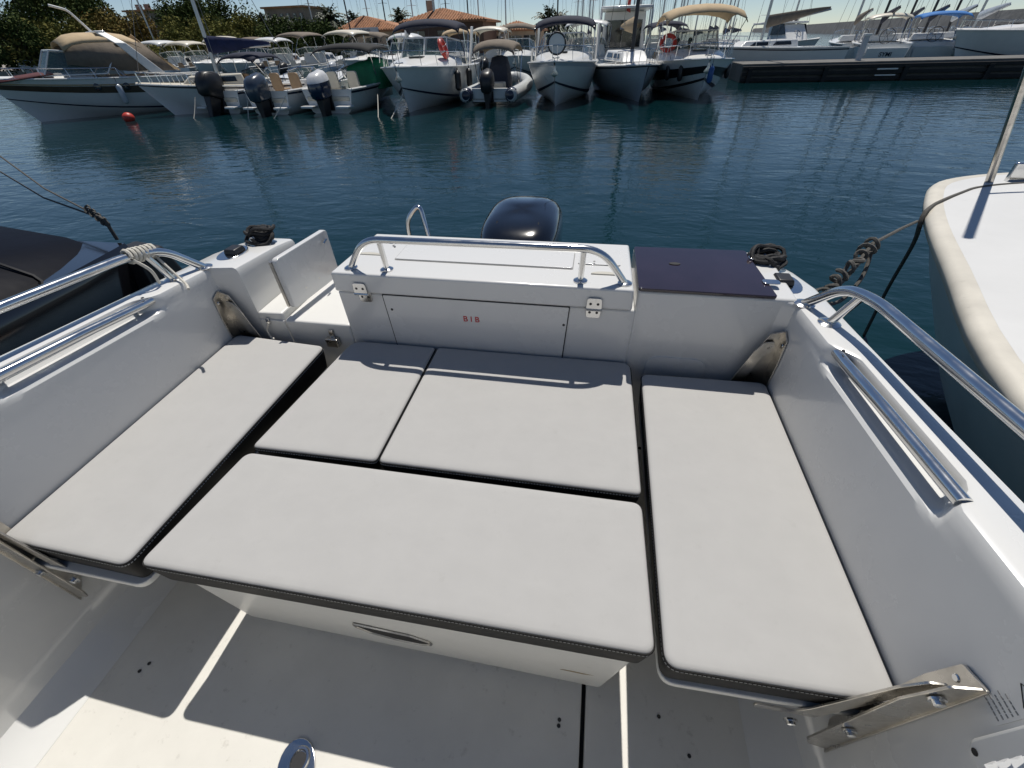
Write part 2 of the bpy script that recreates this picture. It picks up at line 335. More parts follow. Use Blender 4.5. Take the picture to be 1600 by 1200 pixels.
# ------------------------------------------------------------------ buildings
def pavilion(pxl, pxr, pye, pxa, pya, Y, label, wallm, sign=None, chimney=None):
    L, R_, A = at(pxl,pye,y=Y), at(pxr,pye,y=Y), at(pxa,pya,y=Y+4); ze = (L.z+R_.z)/2; x0, x1 = L.x, R_.x; D = 8
    t = root('pavilion', ((x0+x1)/2, Y+D/2, 1), label, 'building', local=False)
    o = .5
    MB().box(((x0+x1)/2, Y+D/2, (1+ze)/2),(x1-x0-2*o, D-2*o, ze-1)).build('wall', wallm, t)
    mb = MB(); e = [(x0,Y,ze),(x1,Y,ze),(x1,Y+D,ze),(x0,Y+D,ze)]; rl = (x1-x0)*.04
    mb.add(e+[(A.x-rl,Y+D/2,A.z),(A.x+rl,Y+D/2,A.z)]+[(p[0],p[1],p[2]-.18) for p in e], [(0,1,5,4),(1,2,5),(2,3,4,5),(3,0,4),(6,7,1,0),(7,8,2,1),(8,9,3,2),(9,6,0,3),(9,8,7,6)])
    rf = mb.build('roof', TILE, t, sm=0)
    mb = MB()
    for k in range(int((x1-x0)/.33)):      # rows of round tiles on the front slope
        x = x0+.15+k*.33; s = 1 - (abs(x-A.x)/((A.x-x0) if x < A.x else (x1-A.x)))
        if s > .04: mb.tube([(x,Y-.02,ze+.03),(x,Y+D/2*s,ze+(A.z-ze)*s+.03)], .085, n=5)
    tl = mb.build('tile_rows', TILE, rf); tl['kind'] = 'stuff'
    if chimney: c = at(*chimney, y=Y+4); MB().box((c.x,Y+4,c.z-.6),(.7,.7,2.2)).build('chimney', PLAST, rf, bevel=.04)
    nw = max(3, int((x1-x0)/2.6))
    for k in range(nw):
        x = x0+o+(k+.5)*(x1-x0-2*o)/nw
        wn = MB().box((x, Y+o-.03, 1+(ze-1)*.45),(1.5,.08,(ze-1)*.55)).build('window', GLASSD, t); MB().box((x, Y+o-.09, 1+(ze-1)*.45),(.07,.06,(ze-1)*.55)).build('window_bar', GEL, wn)
    if sign:
        a, bb = at(sign[1],sign[3],y=Y-.1), at(sign[2],sign[4],y=Y-.1)
        sg = MB().box(((a.x+bb.x)/2,Y-.1,(a.z+bb.z)/2),(bb.x-a.x,.1,abs(a.z-bb.z))).build('fascia_sign', GREYH, t)
        text(sign[0],'sign_lettering',abs(a.z-bb.z)*.85,NSTR,sg,Matrix.Translation(Vector(((a.x+bb.x)/2,Y-.16,(a.z+bb.z)/2))-ORG[t.name])@Matrix.Rotation(math.pi/2,4,'X'))
pavilion(520,632,47,568,25,60,'pavilion with hipped terracotta roof and a long blue lettered sign',PLAST,('à la Nautic',545,592,44,50))
pavilion(622,760,32,690,13,58,'largest tiled pavilion with a chimney behind the navy bimini cruiser',mat('brown_wall',(.16,.09,.06),.8),chimney=(672,10))
pavilion(764,845,46,808,33,66,'small far pavilion with a low terracotta roof right of the largest one',PLAST)
def hillhouse(pxl,pxr,pyt,pyb,Y,label,name,chim=0):
    a, b_ = at(pxl,pyt,y=Y), at(pxr,pyb,y=Y); x0,x1,z1,z0 = a.x,b_.x,a.z,min(b_.z,a.z-3)
    t = root(name, ((x0+x1)/2,Y+4,z0-2.5), label, 'building')
    MB().box(((x0+x1)/2,Y+4,(z0-2.5+z1)/2),(x1-x0,8,z1-z0+2.5)).build('wall', STONEB, t)
    MB().box(((x0+x1)/2,Y+4,z1+.12),(x1-x0+.8,8.8,.25)).build('roof', TILE, t)
    for k in range(6):
        x = x0+(k+.5)*(x1-x0)/6; wn = MB().box((x,Y-.02,z1-1.3),((x1-x0)/11,.12,1.1)).build('window', GLASSD, t); MB().box((x,Y-.09,z1-1.3),(.1,.06,1.1)).build('window_bar', GEL, wn)
    for k in range(chim): MB().box((x0+(x1-x0)*(.12+.34*k),Y+3,z1+.6),(.8,.8,1.2)).build('chimney', STONEB, t)
hillhouse(196,242,19,34,95,'low stone house with chimneys on the wooded hilltop','hill_house',2)
hillhouse(412,478,14,32,90,'broad flat stone house on the hill among trees','stone_house')
# ================================================================== BOATS (local: bow +y, stern y=0, waterline z=0)
class Hull:
    def __init__(s, L, B, fb, sheer=.35, rake=.9, transom=.88, full=2.2, t0=.42):
        s.L, s.B, s.fb, s.sheer, s.rake, s.tr, s.full, s.t0 = L, B, fb, sheer, rake, transom, full, t0
    def w(s, t):
        if t < .38: return s.B/2*(s.tr+(1-s.tr)*math.sin(t/.38*math.pi/2))
        return s.B/2*max(.012, (1-((t-.38)/.62)**s.full))
    def z(s, t): return s.fb + s.sheer*t*t
    def side(s, t, u, off=0):            # u 0 keel, .4 chine, 1 sheer
        W, Z = s.w(t), s.z(t); ch = .78 - .38*t**3; zc = .06 + .5*Z*t**2.5
        if u < .4: q = u/.4; x = W*ch*q; z = -.4*(1-t**4)*(1-q)+ zc*q
        else: q = (u-.4)/.6; x = W*(ch + (1-ch)*q**.8); z = zc+(Z-zc)*q
        zf = max(0, min(1, z/max(Z,.1)))
        return Vector((x+off, t*(s.L - s.rake*(1-zf)), z))
    def build(s, r, m, stripes=(), deckm=None, cockpit=True, railm=None):
        US = [0,.2,.4,.52,.64,.76,.88,1]; TS = [0,.1,.2,.3,.4,.5,.6,.7,.78,.85,.91,.96,.99,1]
        rings = [[s.side(t,u)*1 for u in reversed(US)] + [Vector((-p.x,p.y,p.z)) for p in (s.side(t,u) for u in US[1:])] for t in TS]
        mb = MB().loft(rings, closed=False); n = len(rings[0]); mb.f.append(list(range(n)))
        hull = mb.build('hull', m, r, sm=40)
        for a, b, sm_ in stripes:
            mb = MB()
            for sg in (1,-1):
                rr = []
                for t in TS: p, q = s.side(t,a,.012), s.side(t,b,.012); rr.append([Vector((sg*p.x,p.y+.012*t,p.z)),Vector((sg*q.x,q.y+.012*t,q.z))])
                mb.loft(rr, closed=False)
            mb.build('stripe', sm_, hull, sm=40)
        MB().tube([s.side(t,1,.01)+Vector((0,.01,0)) for t in TS]+[Vector((-p.x,p.y,p.z)) for p in (s.side(t,1,.01)+Vector((0,.01,0)) for t in reversed(TS))], .035, n=6).build('rub_rail', railm or WHITE, hull)
        dm = deckm or WHITE; t0 = s.t0 if cockpit else 0; tt = [t0+(1-t0)*k/9 for k in range(10)]
        MB().loft([[Vector((s.w(t)*k/4, s.side(t,1).y, s.z(t)-.01+.10*s.B/3*(1-(k/4)**2))) for k in range(-4,5)] for t in tt], closed=False).build('foredeck', dm, r)
        if cockpit:
            tc = [t0*k/5 for k in range(6)]; rings = []
            for t in tc:
                W, Z, yy = s.w(t), s.z(t), s.side(t,1).y
                rings.append([Vector((-W,yy,Z)),Vector((-W*.84,yy,Z+.02)),Vector((-W*.82,yy,.32)),Vector((W*.82,yy,.32)),Vector((W*.84,yy,Z+.02)),Vector((W,yy,Z))])
            mb = MB().loft(rings, closed=False)
            for t, f in ((t0,1),(0,-1)):
                W, Z, yy = s.w(t), s.z(t)*(1 if f > 0 else .72), s.side(t,1).y
                mb.add([(-W*.83,yy-.02*f,.3),(W*.83,yy-.02*f,.3),(W*.83,yy-.02*f,Z),(-W*.83,yy-.02*f,Z)],[(0,1,2,3)])
            mb.build('cockpit_liner', dm, r)
        return hull
    def rail(s, r, t0=.5, h=.42, m=None, n=6, rr=.014):
        tt = [t0+(.985-t0)*k/10 for k in range(11)]; top = lambda t, sg: Vector((sg*s.w(t)*.9, s.side(t,1).y-.04, s.z(t)+h))
        mb = MB(); path = [Vector((s.w(t0)*.92,s.side(t0,1).y-.3,s.z(t0)))]+[top(t,1) for t in tt]+[top(t,-1) for t in reversed(tt)]+[Vector((-s.w(t0)*.92,s.side(t0,1).y-.3,s.z(t0)))]
        mb.tube(path, rr, n=5)
        rl = mb.build('bow_rail', STEEL, r)
        for k in range(0,11,2):
            for sg in (1,-1):
                t = tt[k]; p = top(t,sg); MB().tube([p, Vector((sg*s.w(t)*.93,p.y-.05,s.z(t)))], rr*.9, n=5).build('stanchion', STEEL, rl)
def canopy(r, w, y0, y1, z, m, crown=.22, drop=.12, poles=True, zb=1.1, wb=None, droop=.18, name='bimini'):
    ny, nx = 8, 9; rings = []
    for j in range(ny):
        v = j/(ny-1); yy = y0+(y1-y0)*v; sag = -droop*(2*v-1)**4
        rings.append([Vector((w/2*math.sin(math.pi/2*(2*k/(nx-1)-1)), yy, z+sag+crown*math.cos(math.pi/2*(2*k/(nx-1)-1))-crown)) for k in range(nx)])
    b = MB().loft(rings, closed=False).build(name, m, r, solid=.025)
    if poles:
        wb = wb or w
        ym = (y0+y1)/2
        for sg in (1,-1):
            for a, e in ((y0+.1, ym-.1), (y1-.1, ym+.1), (ym, ym)):
                MB().tube([(sg*w/2*.97,a,z-crown-droop*.5),(sg*wb/2*.97,e,zb)], .016, n=5).build('pole', STEEL, b)
    return b
def windscreen(r, w, y, zb, h=.55, depth=1.0, m=None, fr=None, lean=.35):
    """wrap-round screen: two front panes and two side panes, each pane its own piece"""
    fr = fr or WHITE
    B = [Vector((-w/2,y-depth,zb)),Vector((-w*.36,y-.1,zb+.02)),Vector((0,y,zb+.03)),Vector((w*.36,y-.1,zb+.02)),Vector((w/2,y-depth,zb))]
    Tp = [Vector((b.x*.9,b.y-lean,zb+(h if 0 < i < 4 else h*.75))) for i, b in enumerate(B)]
    f = MB().tube(Tp, .032, n=5).tube(B, .028, n=5)
    for b, t in zip(B, Tp): f.tube([b,t], .03, n=5)
    o = f.build('windscreen_frame', fr, r)
    for i in range(4):
        MB().add([B[i],B[i+1],Tp[i+1],Tp[i]],[(0,1,2,3)]).build('pane', m or GLASS, o, sm=0, solid=.008)
    return o
def outboard(r, x=0, y=-.25, s=1.0, cm=None, top=None, tilt=0, zc=.55):
    M = Matrix.Rotation(tilt,3,'X'); O = Vector((x,y,zc)); g = lambda p: O + M @ (Vector(p)*s)
    rings = []
    for z, hw, y0, y1 in ((.0,.17,-.34,.28),(.05,.22,-.42,.32),(.25,.25,-.47,.34),(.42,.25,-.46,.33),(.56,.22,-.40,.28),(.64,.16,-.30,.2),(.67,.06,-.14,.08)):
        rings.append([g((hw*math.copysign(abs(math.cos(a))**.7,math.cos(a)), (y0+y1)/2+(y1-y0)/2*math.copysign(abs(math.sin(a))**.75,math.sin(a)), z+.04*math.sin(a))) for a in (2*math.pi*k/16 for k in range(16))])
    e = root('outboard_motor', (0,0,0), local=True); e.parent = r
    MB().loft(rings).build('cowling', cm or COWL, e, sm=50)
    if top: MB().loft([[p*1 + (p-g((0,-.05,.3)))*.015 for p in q] for q in rings[3:]]).build('cowling_top', top, e, sm=50)
    MB().loft([[g((a*hw, b_*hl-.05, z)) for a,b_ in ((-1,-1),(1,-1),(1,1),(-1,1))] for z,hw,hl in ((0,.13,.2),(-.35,.09,.16),(-.75,.06,.14),(-1.0,.04,.16))]).build('leg', BLKP, e, bevel=.02*s)
    MB().hexa([g(p) for p in ((-.16,.18,-.35),(.16,.18,-.35),(.16,.42,-.35),(-.16,.42,-.35),(-.16,.18,.08),(.16,.18,.08),(.16,.42,.05),(-.16,.42,.05))]).build('clamp_bracket', BLKP, e, bevel=.02)
    mb = MB(); mb.tube([g((0,-.12,-.92)),g((0,-.34,-.92))], .05*s, n=8)
    for k in range(3):
        a = k*2.09; d = Vector((math.cos(a),0,math.sin(a))); q = Vector((-d.z,0,d.x)); mb.add([g(Vector((0,-.24,-.92))+d*.04),g(Vector((0,-.2,-.92))+d*.17+q*.07),g(Vector((0,-.24,-.92))+d*.2),g(Vector((0,-.3,-.92))+d*.16-q*.06)],[(0,1,2,3)])
    mb.build('propeller', BLKP, e)
    return e
def cabin(r, w0, w1, y0, y1, z0, h, m, win=GLASSD, slope=.5, name='cabin'):
    vs = [(-w0/2,y0,z0),(w0/2,y0,z0),(w1/2,y1,z0),(-w1/2,y1,z0),(-w0/2*.86,y0+.08,z0+h),(w0/2*.86,y0+.08,z0+h),(w1/2*.8,y1-slope,z0+h*.9),(-w1/2*.8,y1-slope,z0+h*.9)]
    c = MB().hexa(vs).build(name, m, r, bevel=.05)
    for sg in (1,-1):
        P = lambda u, v: Vector(vs[1 if sg>0 else 0]).lerp(Vector(vs[2 if sg>0 else 3]),u).lerp(Vector(vs[5 if sg>0 else 4]).lerp(Vector(vs[6 if sg>0 else 7]),u),v)+Vector((sg*.012,0,0))
        for a, b in ((.12,.45),(.52,.85)):
            MB().add([P(a,.35),P(b,.35),P(b-.04,.78),P(a+.02,.78)],[(0,1,2,3)]).build('side_window', win, c, sm=0, solid=.01)
    return c
def seat(r, x, y, z, m, w=.5, face=1):
    e = MB().prism(rpoly(-w/2,-.22,w/2,.22,.06),0,.14).build('seat', m, r, bevel=.03); e.location = (x,y,z)
    bk = MB().prism(rpolyg([(-w/2,0),(w/2,0),(w*.42,.62),(-w*.42,.62)],.1),-.05,.06,lambda p,h:(p[0],h-.22*face-.12*face*p[1],p[1]+.1)).build('backrest', m, r, bevel=.02); bk.location = (x,y,z)
    MB().lathe([(.05,-.35),(.05,0)],(x,y,z),8).build('seat_post', STEEL, r)
def fender(p, m, L=.62, rad=.11, label='', tilt=0, grp='fenders hanging from moored boats'):
    e = root('fender', p, label, 'fender', grp, local=True)
    MB().lathe([(.01,0),(rad*.6,.03),(rad,.1),(rad,L-.1),(rad*.6,L-.03),(.02,L),(.025,L+.06)],(0,0,-L),12).build('body', m, e)
    MB().tube([(0,0,0),(0,0,.3)],.008,n=5).build('lanyard', ROPEG, e); e.rotation_euler = (0,tilt,0); return e
def rig(r, y, h, z0, boom=3.0, cover=None, mastm=None, rm=.075, L=None, B=2.4, boomdir=-1, rake=0, bowy=None, spreaders=2, covz=.0):
    mastm = mastm or ALU
    top = Vector((0,y-rake*h,z0+h)); mb = MB().tube([(0,y,z0-.6),top],[rm,rm*.8],n=8); o = mb.build('mast', mastm, r)
    for k in range(spreaders):
        u = (k+1)/(spreaders+1); MB().tube([(-.55+.15*k,y-rake*h*u-.05,z0+h*u),(0,y-rake*h*u,z0+h*u+.05),(.55-.15*k,y-rake*h*u-.05,z0+h*u)],.018,n=5).build('spreader', mastm, o)
    for q in ((-B/2*.9,y-.2,z0-.2),(B/2*.9,y-.2,z0-.2),(0,bowy if bowy else y+2.6,z0-.1),(0,y-3.2,z0-.1)):
        MB().tube([q, top-Vector((0,0,.1))],.011,n=4).build('stay', WIRE, o)
    if boom:
        bo = MB().tube([(0,y-.08,z0+.75),(0,y-boom,z0+.85+covz)],.05,n=8).build('boom', mastm, r)
        if cover:
            rs = []
            for k in range(9):
                u = k/8; hh = .34*(1-u)**.8+.09; yy = y-.02-boom*u*.98; zz = z0+.78+(.1+covz)*u
                rs.append([Vector((.5*hh*.55*math.cos(a)*(1+.15*math.sin(3*k)),yy,zz+hh*.75*math.sin(a)+hh*.35)) for a in (2*math.pi*j/8 for j in range(8))])
            MB().loft(rs).build('sail_cover', cover, bo)
def hdg(d): return math.atan2(-d[0], d[1])
def boat(name, label, cat, stem, d, L, grp=None):
    """stem = where the bow meets the water; d = heading"""
    d = Vector((d[0],d[1],0)).normalized(); o = Vector((stem[0],stem[1],0)) - d*L
    return root(name, o, label, cat, grp, hdg(d), local=True)
def sternboat(name, label, cat, stern, d, grp=None):
    d = Vector((d[0],d[1],0)).normalized(); return root(name, (stern[0],stern[1],0), label, cat, grp, hdg(d), local=True)
def ropes(name, a, b, sag, m, label, rad=.011, n=12):
    a, b = Vector(a), Vector(b); pts = [a.lerp(b,k/n) - Vector((0,0,sag*4*(k/n)*(1-k/n))) for k in range(n+1)]
    return tag(MB().tube(pts, rad, n=6).build(name, m), label, 'rope', 'mooring ropes')
def world(r, p): return Matrix.Translation(r.location) @ Matrix.Rotation(r.rotation_euler.z,4,'Z') @ Vector(p)

# ---- 1 brown striped cruiser, far left
r = boat('motor_cruiser', 'white cruiser with broad brown stripe, tan cockpit canopy and burgundy bow cover', 'motor boat', at(42,193,z=0), (-.52,-.86), 8.2)
h = Hull(8.8,3.0,1.35,.25,1.1,.9,2.6,t0=.3); h.build(r, WHITE, [(.72,.85,BROWN),(.42,.45,NSTR),(.86,.89,TAN)])
h.rail(r,.5,.35)
for t in (.5,.62):
    for sg in (1,-1):
        p = h.side(t,.84,.02); MB().lathe([(.001,0),(.13,0),(.14,.02),(.10,.03)],(0,0,0),14,Matrix.Rotation(sg*math.pi/2,3,'Y')).build('porthole', GLASSD, r).location = (sg*p.x,p.y,p.z)
cabin(r,2.4,1.2,5.2,7.9,1.42,.26,WHITE,win=WHITE,slope=1.6,name='coachroof')
MB().loft([[Vector((x*(1-.09*j),6.5+j*.48,1.76-.05*j-.25*abs(x)**2*.35)) for x in (-1.05,-.6,0,.6,1.05)] for j in range(5)],closed=False).build('bow_cover', BURG, r, solid=.03)
DY = 1.3
windscreen(r,2.6,5.6+DY,1.58,.85,2.2,lean=.6)
canopy(r,2.45,1.6+DY,4.5+DY,3.0,TAN,crown=.35,drop=.2,poles=False,droop=.28)
for sg in (1,-1):
    MB().loft([[Vector((sg*1.2,1.6,2.6)),Vector((sg*1.18,3.0,2.72)),Vector((sg*1.12,4.4,2.55))],[Vector((sg*1.32,.7,1.55)),Vector((sg*1.3,2.6,1.62)),Vector((sg*1.2,4.6,1.95))]],closed=False).build('canopy_side', TAUPE, r, solid=.015).location.y = DY
    MB().loft([[Vector((sg*1.38,1.2+.0*k,1.5)),Vector((sg*1.38,1.75,1.5)),Vector((sg*1.3,1.75,1.5)),Vector((sg*1.3,1.2,1.5))] if k==0 else [Vector((sg*1.33,2.2,2.6)),Vector((sg*1.33,2.6,2.6)),Vector((sg*1.25,2.6,2.6)),Vector((sg*1.25,2.2,2.6))] if k==1 else [Vector((sg*.9,2.7,3.02)),Vector((sg*.9,3.05,3.02)),Vector((sg*.9,3.05,2.93)),Vector((sg*.9,2.7,2.93))] for k in range(3)]).build('radar_arch', WHITE, r, bevel=.03).location.y = DY
MB().box((0,2.87,2.99),(1.9,.36,.09)).build('arch_bridge', WHITE, r, bevel=.03).location.y = DY
MB().loft([[Vector((-1.2,1.6,2.6)),Vector((0,1.55,2.93)),Vector((1.2,1.6,2.6))],[Vector((-1.3,.5,1.55)),Vector((0,.45,1.6)),Vector((1.3,.5,1.55))]],closed=False).build('canopy_back', TAN, r, solid=.015).location.y = DY
MB().tube(bend([(.3,2.9,3.0),(.4,3.35,3.75),(.4,3.9,3.9)],.15),.045).build('light_arm', WHITE, r).location.y = DY
tag(MB().ell(at(201,184,z=.12),(.22,.22,.2)).build('mooring_buoy', REDR), 'small red mooring buoy afloat beside the brown striped cruiser', 'buoy')
fender(world(r,(-1.52,4.6,1.2)), GREYH, .75,.12,'pale fender on the side of the brown striped cruiser')
fender(world(r,(1.52,4.6,1.2)), GREYH, .75,.12,'pale fender hanging mid hull from the brown striped cruiser')

# ---- 2 small cream sailboat with blue sail cover
r = boat('sailing_boat', 'small white sailing boat with cream cabin and blue sail cover', 'sailing boat', at(258,181,z=0), (-.82,-.57), 6.3)
h = Hull(6.8,2.3,.95,.25,.9,.75,2.0,t0=.34); h.build(r, WHITE, [(.93,.97,NSTR)], CREAM); h.rail(r,.7,.4)
cabin(r,1.5,.95,2.5,5.2,1.0,.42,CREAM); rig(r,3.6,8.5,1.5,2.6,BLUEC,B=2.2,rake=.05,bowy=6.6)
fender(world(r,(1.05,4.6,1.0)), WHITE,.5,.08,'small white fender on the little sailing boat with blue sail cover')

# ---- 3,4,5 outboard boats with sterns towards us
def openboat(name,label,px,py,d,L,B,ob,top,zc,s,bim,bimz,seatm,tilt=0,fb=.85,bimw=None):
    p = at(px,py,z=0); r = sternboat(name,label,'motor boat',(p.x,p.y+.75),d)
    h = Hull(L,B,fb,.35,.8,.92,2.3,t0=.66); h.build(r, WHITE, [(.9,.95,NSTR)])
    outboard(r,0,-.32,s,ob,top,tilt,zc)
    for x in (-.5,.5): seat(r,x,L*.27,.68,seatm,.55)
    MB().prism(rpolyg([(-.55,0),(.55,0),(.45,.75),(-.45,.75)],.1),L*.42,L*.52,lambda p,hh:(p[0],hh+p[1]*.1,p[1]+.32)).build('console', WHITE, r, bevel=.04)
    windscreen(r,B*.6,L*.56,fb+.25,.42,.6,fr=STEEL)
    MB().box((0,.12,fb*.62),(B*.8,.3,.18)).build('stern_bench', CREAM, r, bevel=.05)
    for sg in (1,-1): MB().box((sg*B*.33,-.22,.26),(B*.22,.5,.08)).build('swim_step', WHITE, r, bevel=.02)
    h.rail(r,.55,.3)
    if bim: canopy(r,bimw or B*.85,L*.25,L*.58,bimz,bim,crown=.22,zb=fb,wb=B*.9)
    return r
r4 = openboat('outboard_boat','open boat with navy bimini and large black outboard tilted up',335,181,(.12,1),6,2.4,BLKP,None,.62,1.45,NAVY,2.15,SEATT,tilt=-.35)
r5 = openboat('outboard_boat','white open boat with slate grey outboard and two tan helm seats',410,183,(.1,1),6.2,2.4,mat('slate_cowl',(.05,.065,.09),.25,coat=.5),None,.55,1.35,None,0,SEATT)
r6 = openboat('outboard_boat','white boat with white topped navy outboard and black bimini',505,181,(.08,1),6.2,2.6,mat('navy_cowl',(.012,.02,.06),.2,coat=.6),mat('white_cowl',(.7,.7,.7),.25,coat=.5),.58,1.35,mat('black_canvas',(.012,.013,.014),.85),2.35,CREAM,bimw=2.9)
# tarpaulin draped over the console of the third outboard boat
rnd = random.Random(2); rs = []
for k,(z,hx,hy) in enumerate(((.72,.98,.80),(.95,.95,.74),(1.2,.90,.68),(1.45,.86,.62),(1.62,.80,.54),(1.70,.62,.40),(1.73,.3,.2),(1.735,.05,.04))):
    ring_ = []
    for q in range(28):
        a = 2*math.pi*q/28; ca, sa = math.cos(a), math.sin(a); e = .55
        f = 1+(.07*math.sin(5*a+k*.5)+.05*math.sin(11*a+1.3*k)+rnd.uniform(-.02,.02))*(1 if k < 5 else .3)
        ring_.append(world(r6,(.55+hx*f*math.copysign(abs(ca)**e,ca), 2.9+hy*f*math.copysign(abs(sa)**e,sa), z+.03*math.sin(3*a)*(k<2)+.10*ca*(k>3))))
    rs.append(ring_)
tag(MB().loft(rs).build('boat_tarpaulin', GREENC, sm=50), 'crumpled bright green tarpaulin draped over the boat with white topped outboard', 'tarpaulin')
for (a_,b_,lab) in (((634,136,19.6),(611,186),'pale mooring rope slanting from the lifebuoy cruiser bow into the water'),((590,148,19.5),(591,184),'pale upright mooring rope left of the lifebuoy cruiser'),((386,152,18.6),(388,186),'pale mooring rope between the black and slate outboards'),((446,150,18.8),(428,186),'pale mooring rope right of the slate outboard'),((305,152,19.0),(303,186),'pale mooring rope left of the tilted black outboard')):
    ropes('mooring_rope', at(a_[0],a_[1],y=a_[2]), at(b_[0],b_[1],z=-.02), .03, ROPEW, lab, .018)

# ---- bow-on cruisers
def cruiser(name,label,px,py,B,L=8,fb=1.25,d=(0,-1),bim=NAVY,bimz=2.95,stripes=(),arch=True,grp=None,deckm=None,hullm=None,bimy=(.18,.47),ws=.72):
    r = boat(name,label,'motor boat',at(px,py,z=0),d,L*.9,grp); h = Hull(L,B,fb,.22,L*.1,.9,2.9,t0=.36); h.build(r,hullm or WHITE,stripes,deckm); h.rail(r,.5,.5)
    MB().loft([[Vector((B*.5*wk*math.sin(math.pi/2*(k/5-1)), L*yk, fb+.06+.22*(yk-.36)**2+hk*max(0,math.cos(math.pi/2*(k/5-1)))**.6)) for k in range(11)] for yk,wk,hk in ((.4,.86,.42),(.52,.82,.42),(.62,.74,.38),(.72,.62,.30),(.82,.44,.19),(.9,.25,.08),(.94,.1,.0))],closed=False).build('coachroof', WHITE, r, sm=50)
    MB().prism(rpoly(-.3,-.28,.3,.28,.1),0,.05).build('deck_hatch', GLASSD, r, bevel=.01).location = (0,L*.66,fb+.42)
    windscreen(r,B*.84,L*.54,fb+.36,ws,1.7,lean=.5)
    MB().tube([(-.12,L*.93,fb+.32),(0,L*1.0,fb+.3),(.12,L*.93,fb+.32)],.03).build('anchor_roller', STEEL, r)
    MB().loft([[Vector((a,L*.985+b,z)) for a,b in ((-s_,0),(0,.06),(s_,0),(0,-.06))] for z,s_ in ((fb+.25,.04),(fb-.05,.05),(fb-.2,.16),(fb-.28,.03))]).build('anchor', STEELW, r)
    if bim:
        canopy(r,B*.86,L*bimy[0],L*bimy[1],bimz,bim,crown=.3,zb=fb,wb=B*.92,droop=.25)
    if arch:
        for sg in (1,-1):
            MB().loft([[Vector((sg*(B*.46)+a,y+b,z)) for a,b in ((-.04,-.16),(.04,-.16),(.04,.16),(-.04,.16))] for y,z in ((L*.3,fb),(L*.22,fb+.8),(L*.17,bimz-.3))]).build('radar_arch', WHITE, r, bevel=.02)
    MB().box((0,L*.30,.75),(B*.6,.5,.5)).build('helm_bench', CREAM, r, bevel=.06)
    return r, h
r7,h7 = cruiser('motor_cruiser','white cruiser with navy bimini and red lifebuoy on its bow rail',640,176,3.6,8.2,1.35,(.04,-1),NAVY,3.1,[(.42,.46,NSTR)])
r9,h9 = cruiser('motor_cruiser','white cruiser with navy canopy and a round ring on its bow rail',867,167,3.15,7.8,1.35,(.0,-1),NAVY,3.05,[(.42,.47,NSTR),(.9,.97,GREYH)],bimy=(.2,.5))
r12,h12 = cruiser('motor_boat','white boat with dark hull band, large tan bimini and two people aboard',1090,157,3.5,7.2,1.25,(.05,-1),None,3.0,[(.60,.80,BLKP),(.38,.44,BLKP)],arch=False,ws=.75)
canopy(r12,3.3,2.0,5.2,3.25,TAN,crown=.38,zb=1.25,wb=2.7,droop=.3)
# lifebuoys
def ring(name,c,R,r_,m,label,ax,inner=None):
    e = root(name,c,label,'lifebuoy',local=True); M = ax
    MB().tube([M @ Vector((R*math.cos(a),R*math.sin(a),0)) for a in (2*math.pi*k/20 for k in range(20))],r_,n=8,closed=True).build('ring',m,e)
    mb = MB()
    for k in range(4): a = k*math.pi/2+.4; mb.tube([M @ Vector(((R+r_*1.06*math.cos(q))*math.cos(a),(R+r_*1.06*math.cos(q))*math.sin(a),r_*1.06*math.sin(q))) for q in (2*math.pi*j/8 for j in range(8))],r_*.16,n=5,closed=True)
    mb.build('band', GEL, e)
    if inner: MB().lathe([(.001,-.015),(R*.93,-.015),(R*.93,.015),(.001,.015)],(0,0,0),20,M).build('disc',inner,e)
ring('lifebuoy',world(r7,(-1.1,5.0,2.05)),.3,.09,REDR,'red lifebuoy on the side rail of the navy bimini cruiser',Matrix.Rotation(1.25,3,'Y'))
ring('ring_buoy',world(r9,(0,7.1,2.1)),.34,.035,BLKP,'round black rimmed white ring on the bow rail of the navy canopy cruiser',Matrix.Rotation(math.pi/2,3,'X'),WHITE)
ring('lifebuoy',world(r12,(1.2,3.6,1.95)),.3,.09,REDR,'red lifebuoy beside the windscreen under the tan bimini',Matrix.Rotation(1.1,3,'X'))
for (x,y),rr,lab in (((-1.62,5.2),r7,'dark fender nearest the bow of the cruiser with red lifebuoy'),((-1.78,3.6),r7,'dark fender further aft on the cruiser with red lifebuoy')):
    fender(world(rr,(x-.06,y,1.3)),BLKP,.75,.14,lab)
for x,y,m_,lab in ((1.25,5.2,BLKP,'black fender left of the bow under the tan bimini boat'),(.85,6.0,BLKP,'second black fender near the bow of the tan bimini boat'),(-.1,7.3,BLUEF,'blue fender hanging at the stem of the tan bimini boat'),(-1.35,5.0,BLKP,'black fender at the right side of the tan bimini boat')):
    fender(world(r12,(x,y,1.25)),m_,.6,.11,lab)
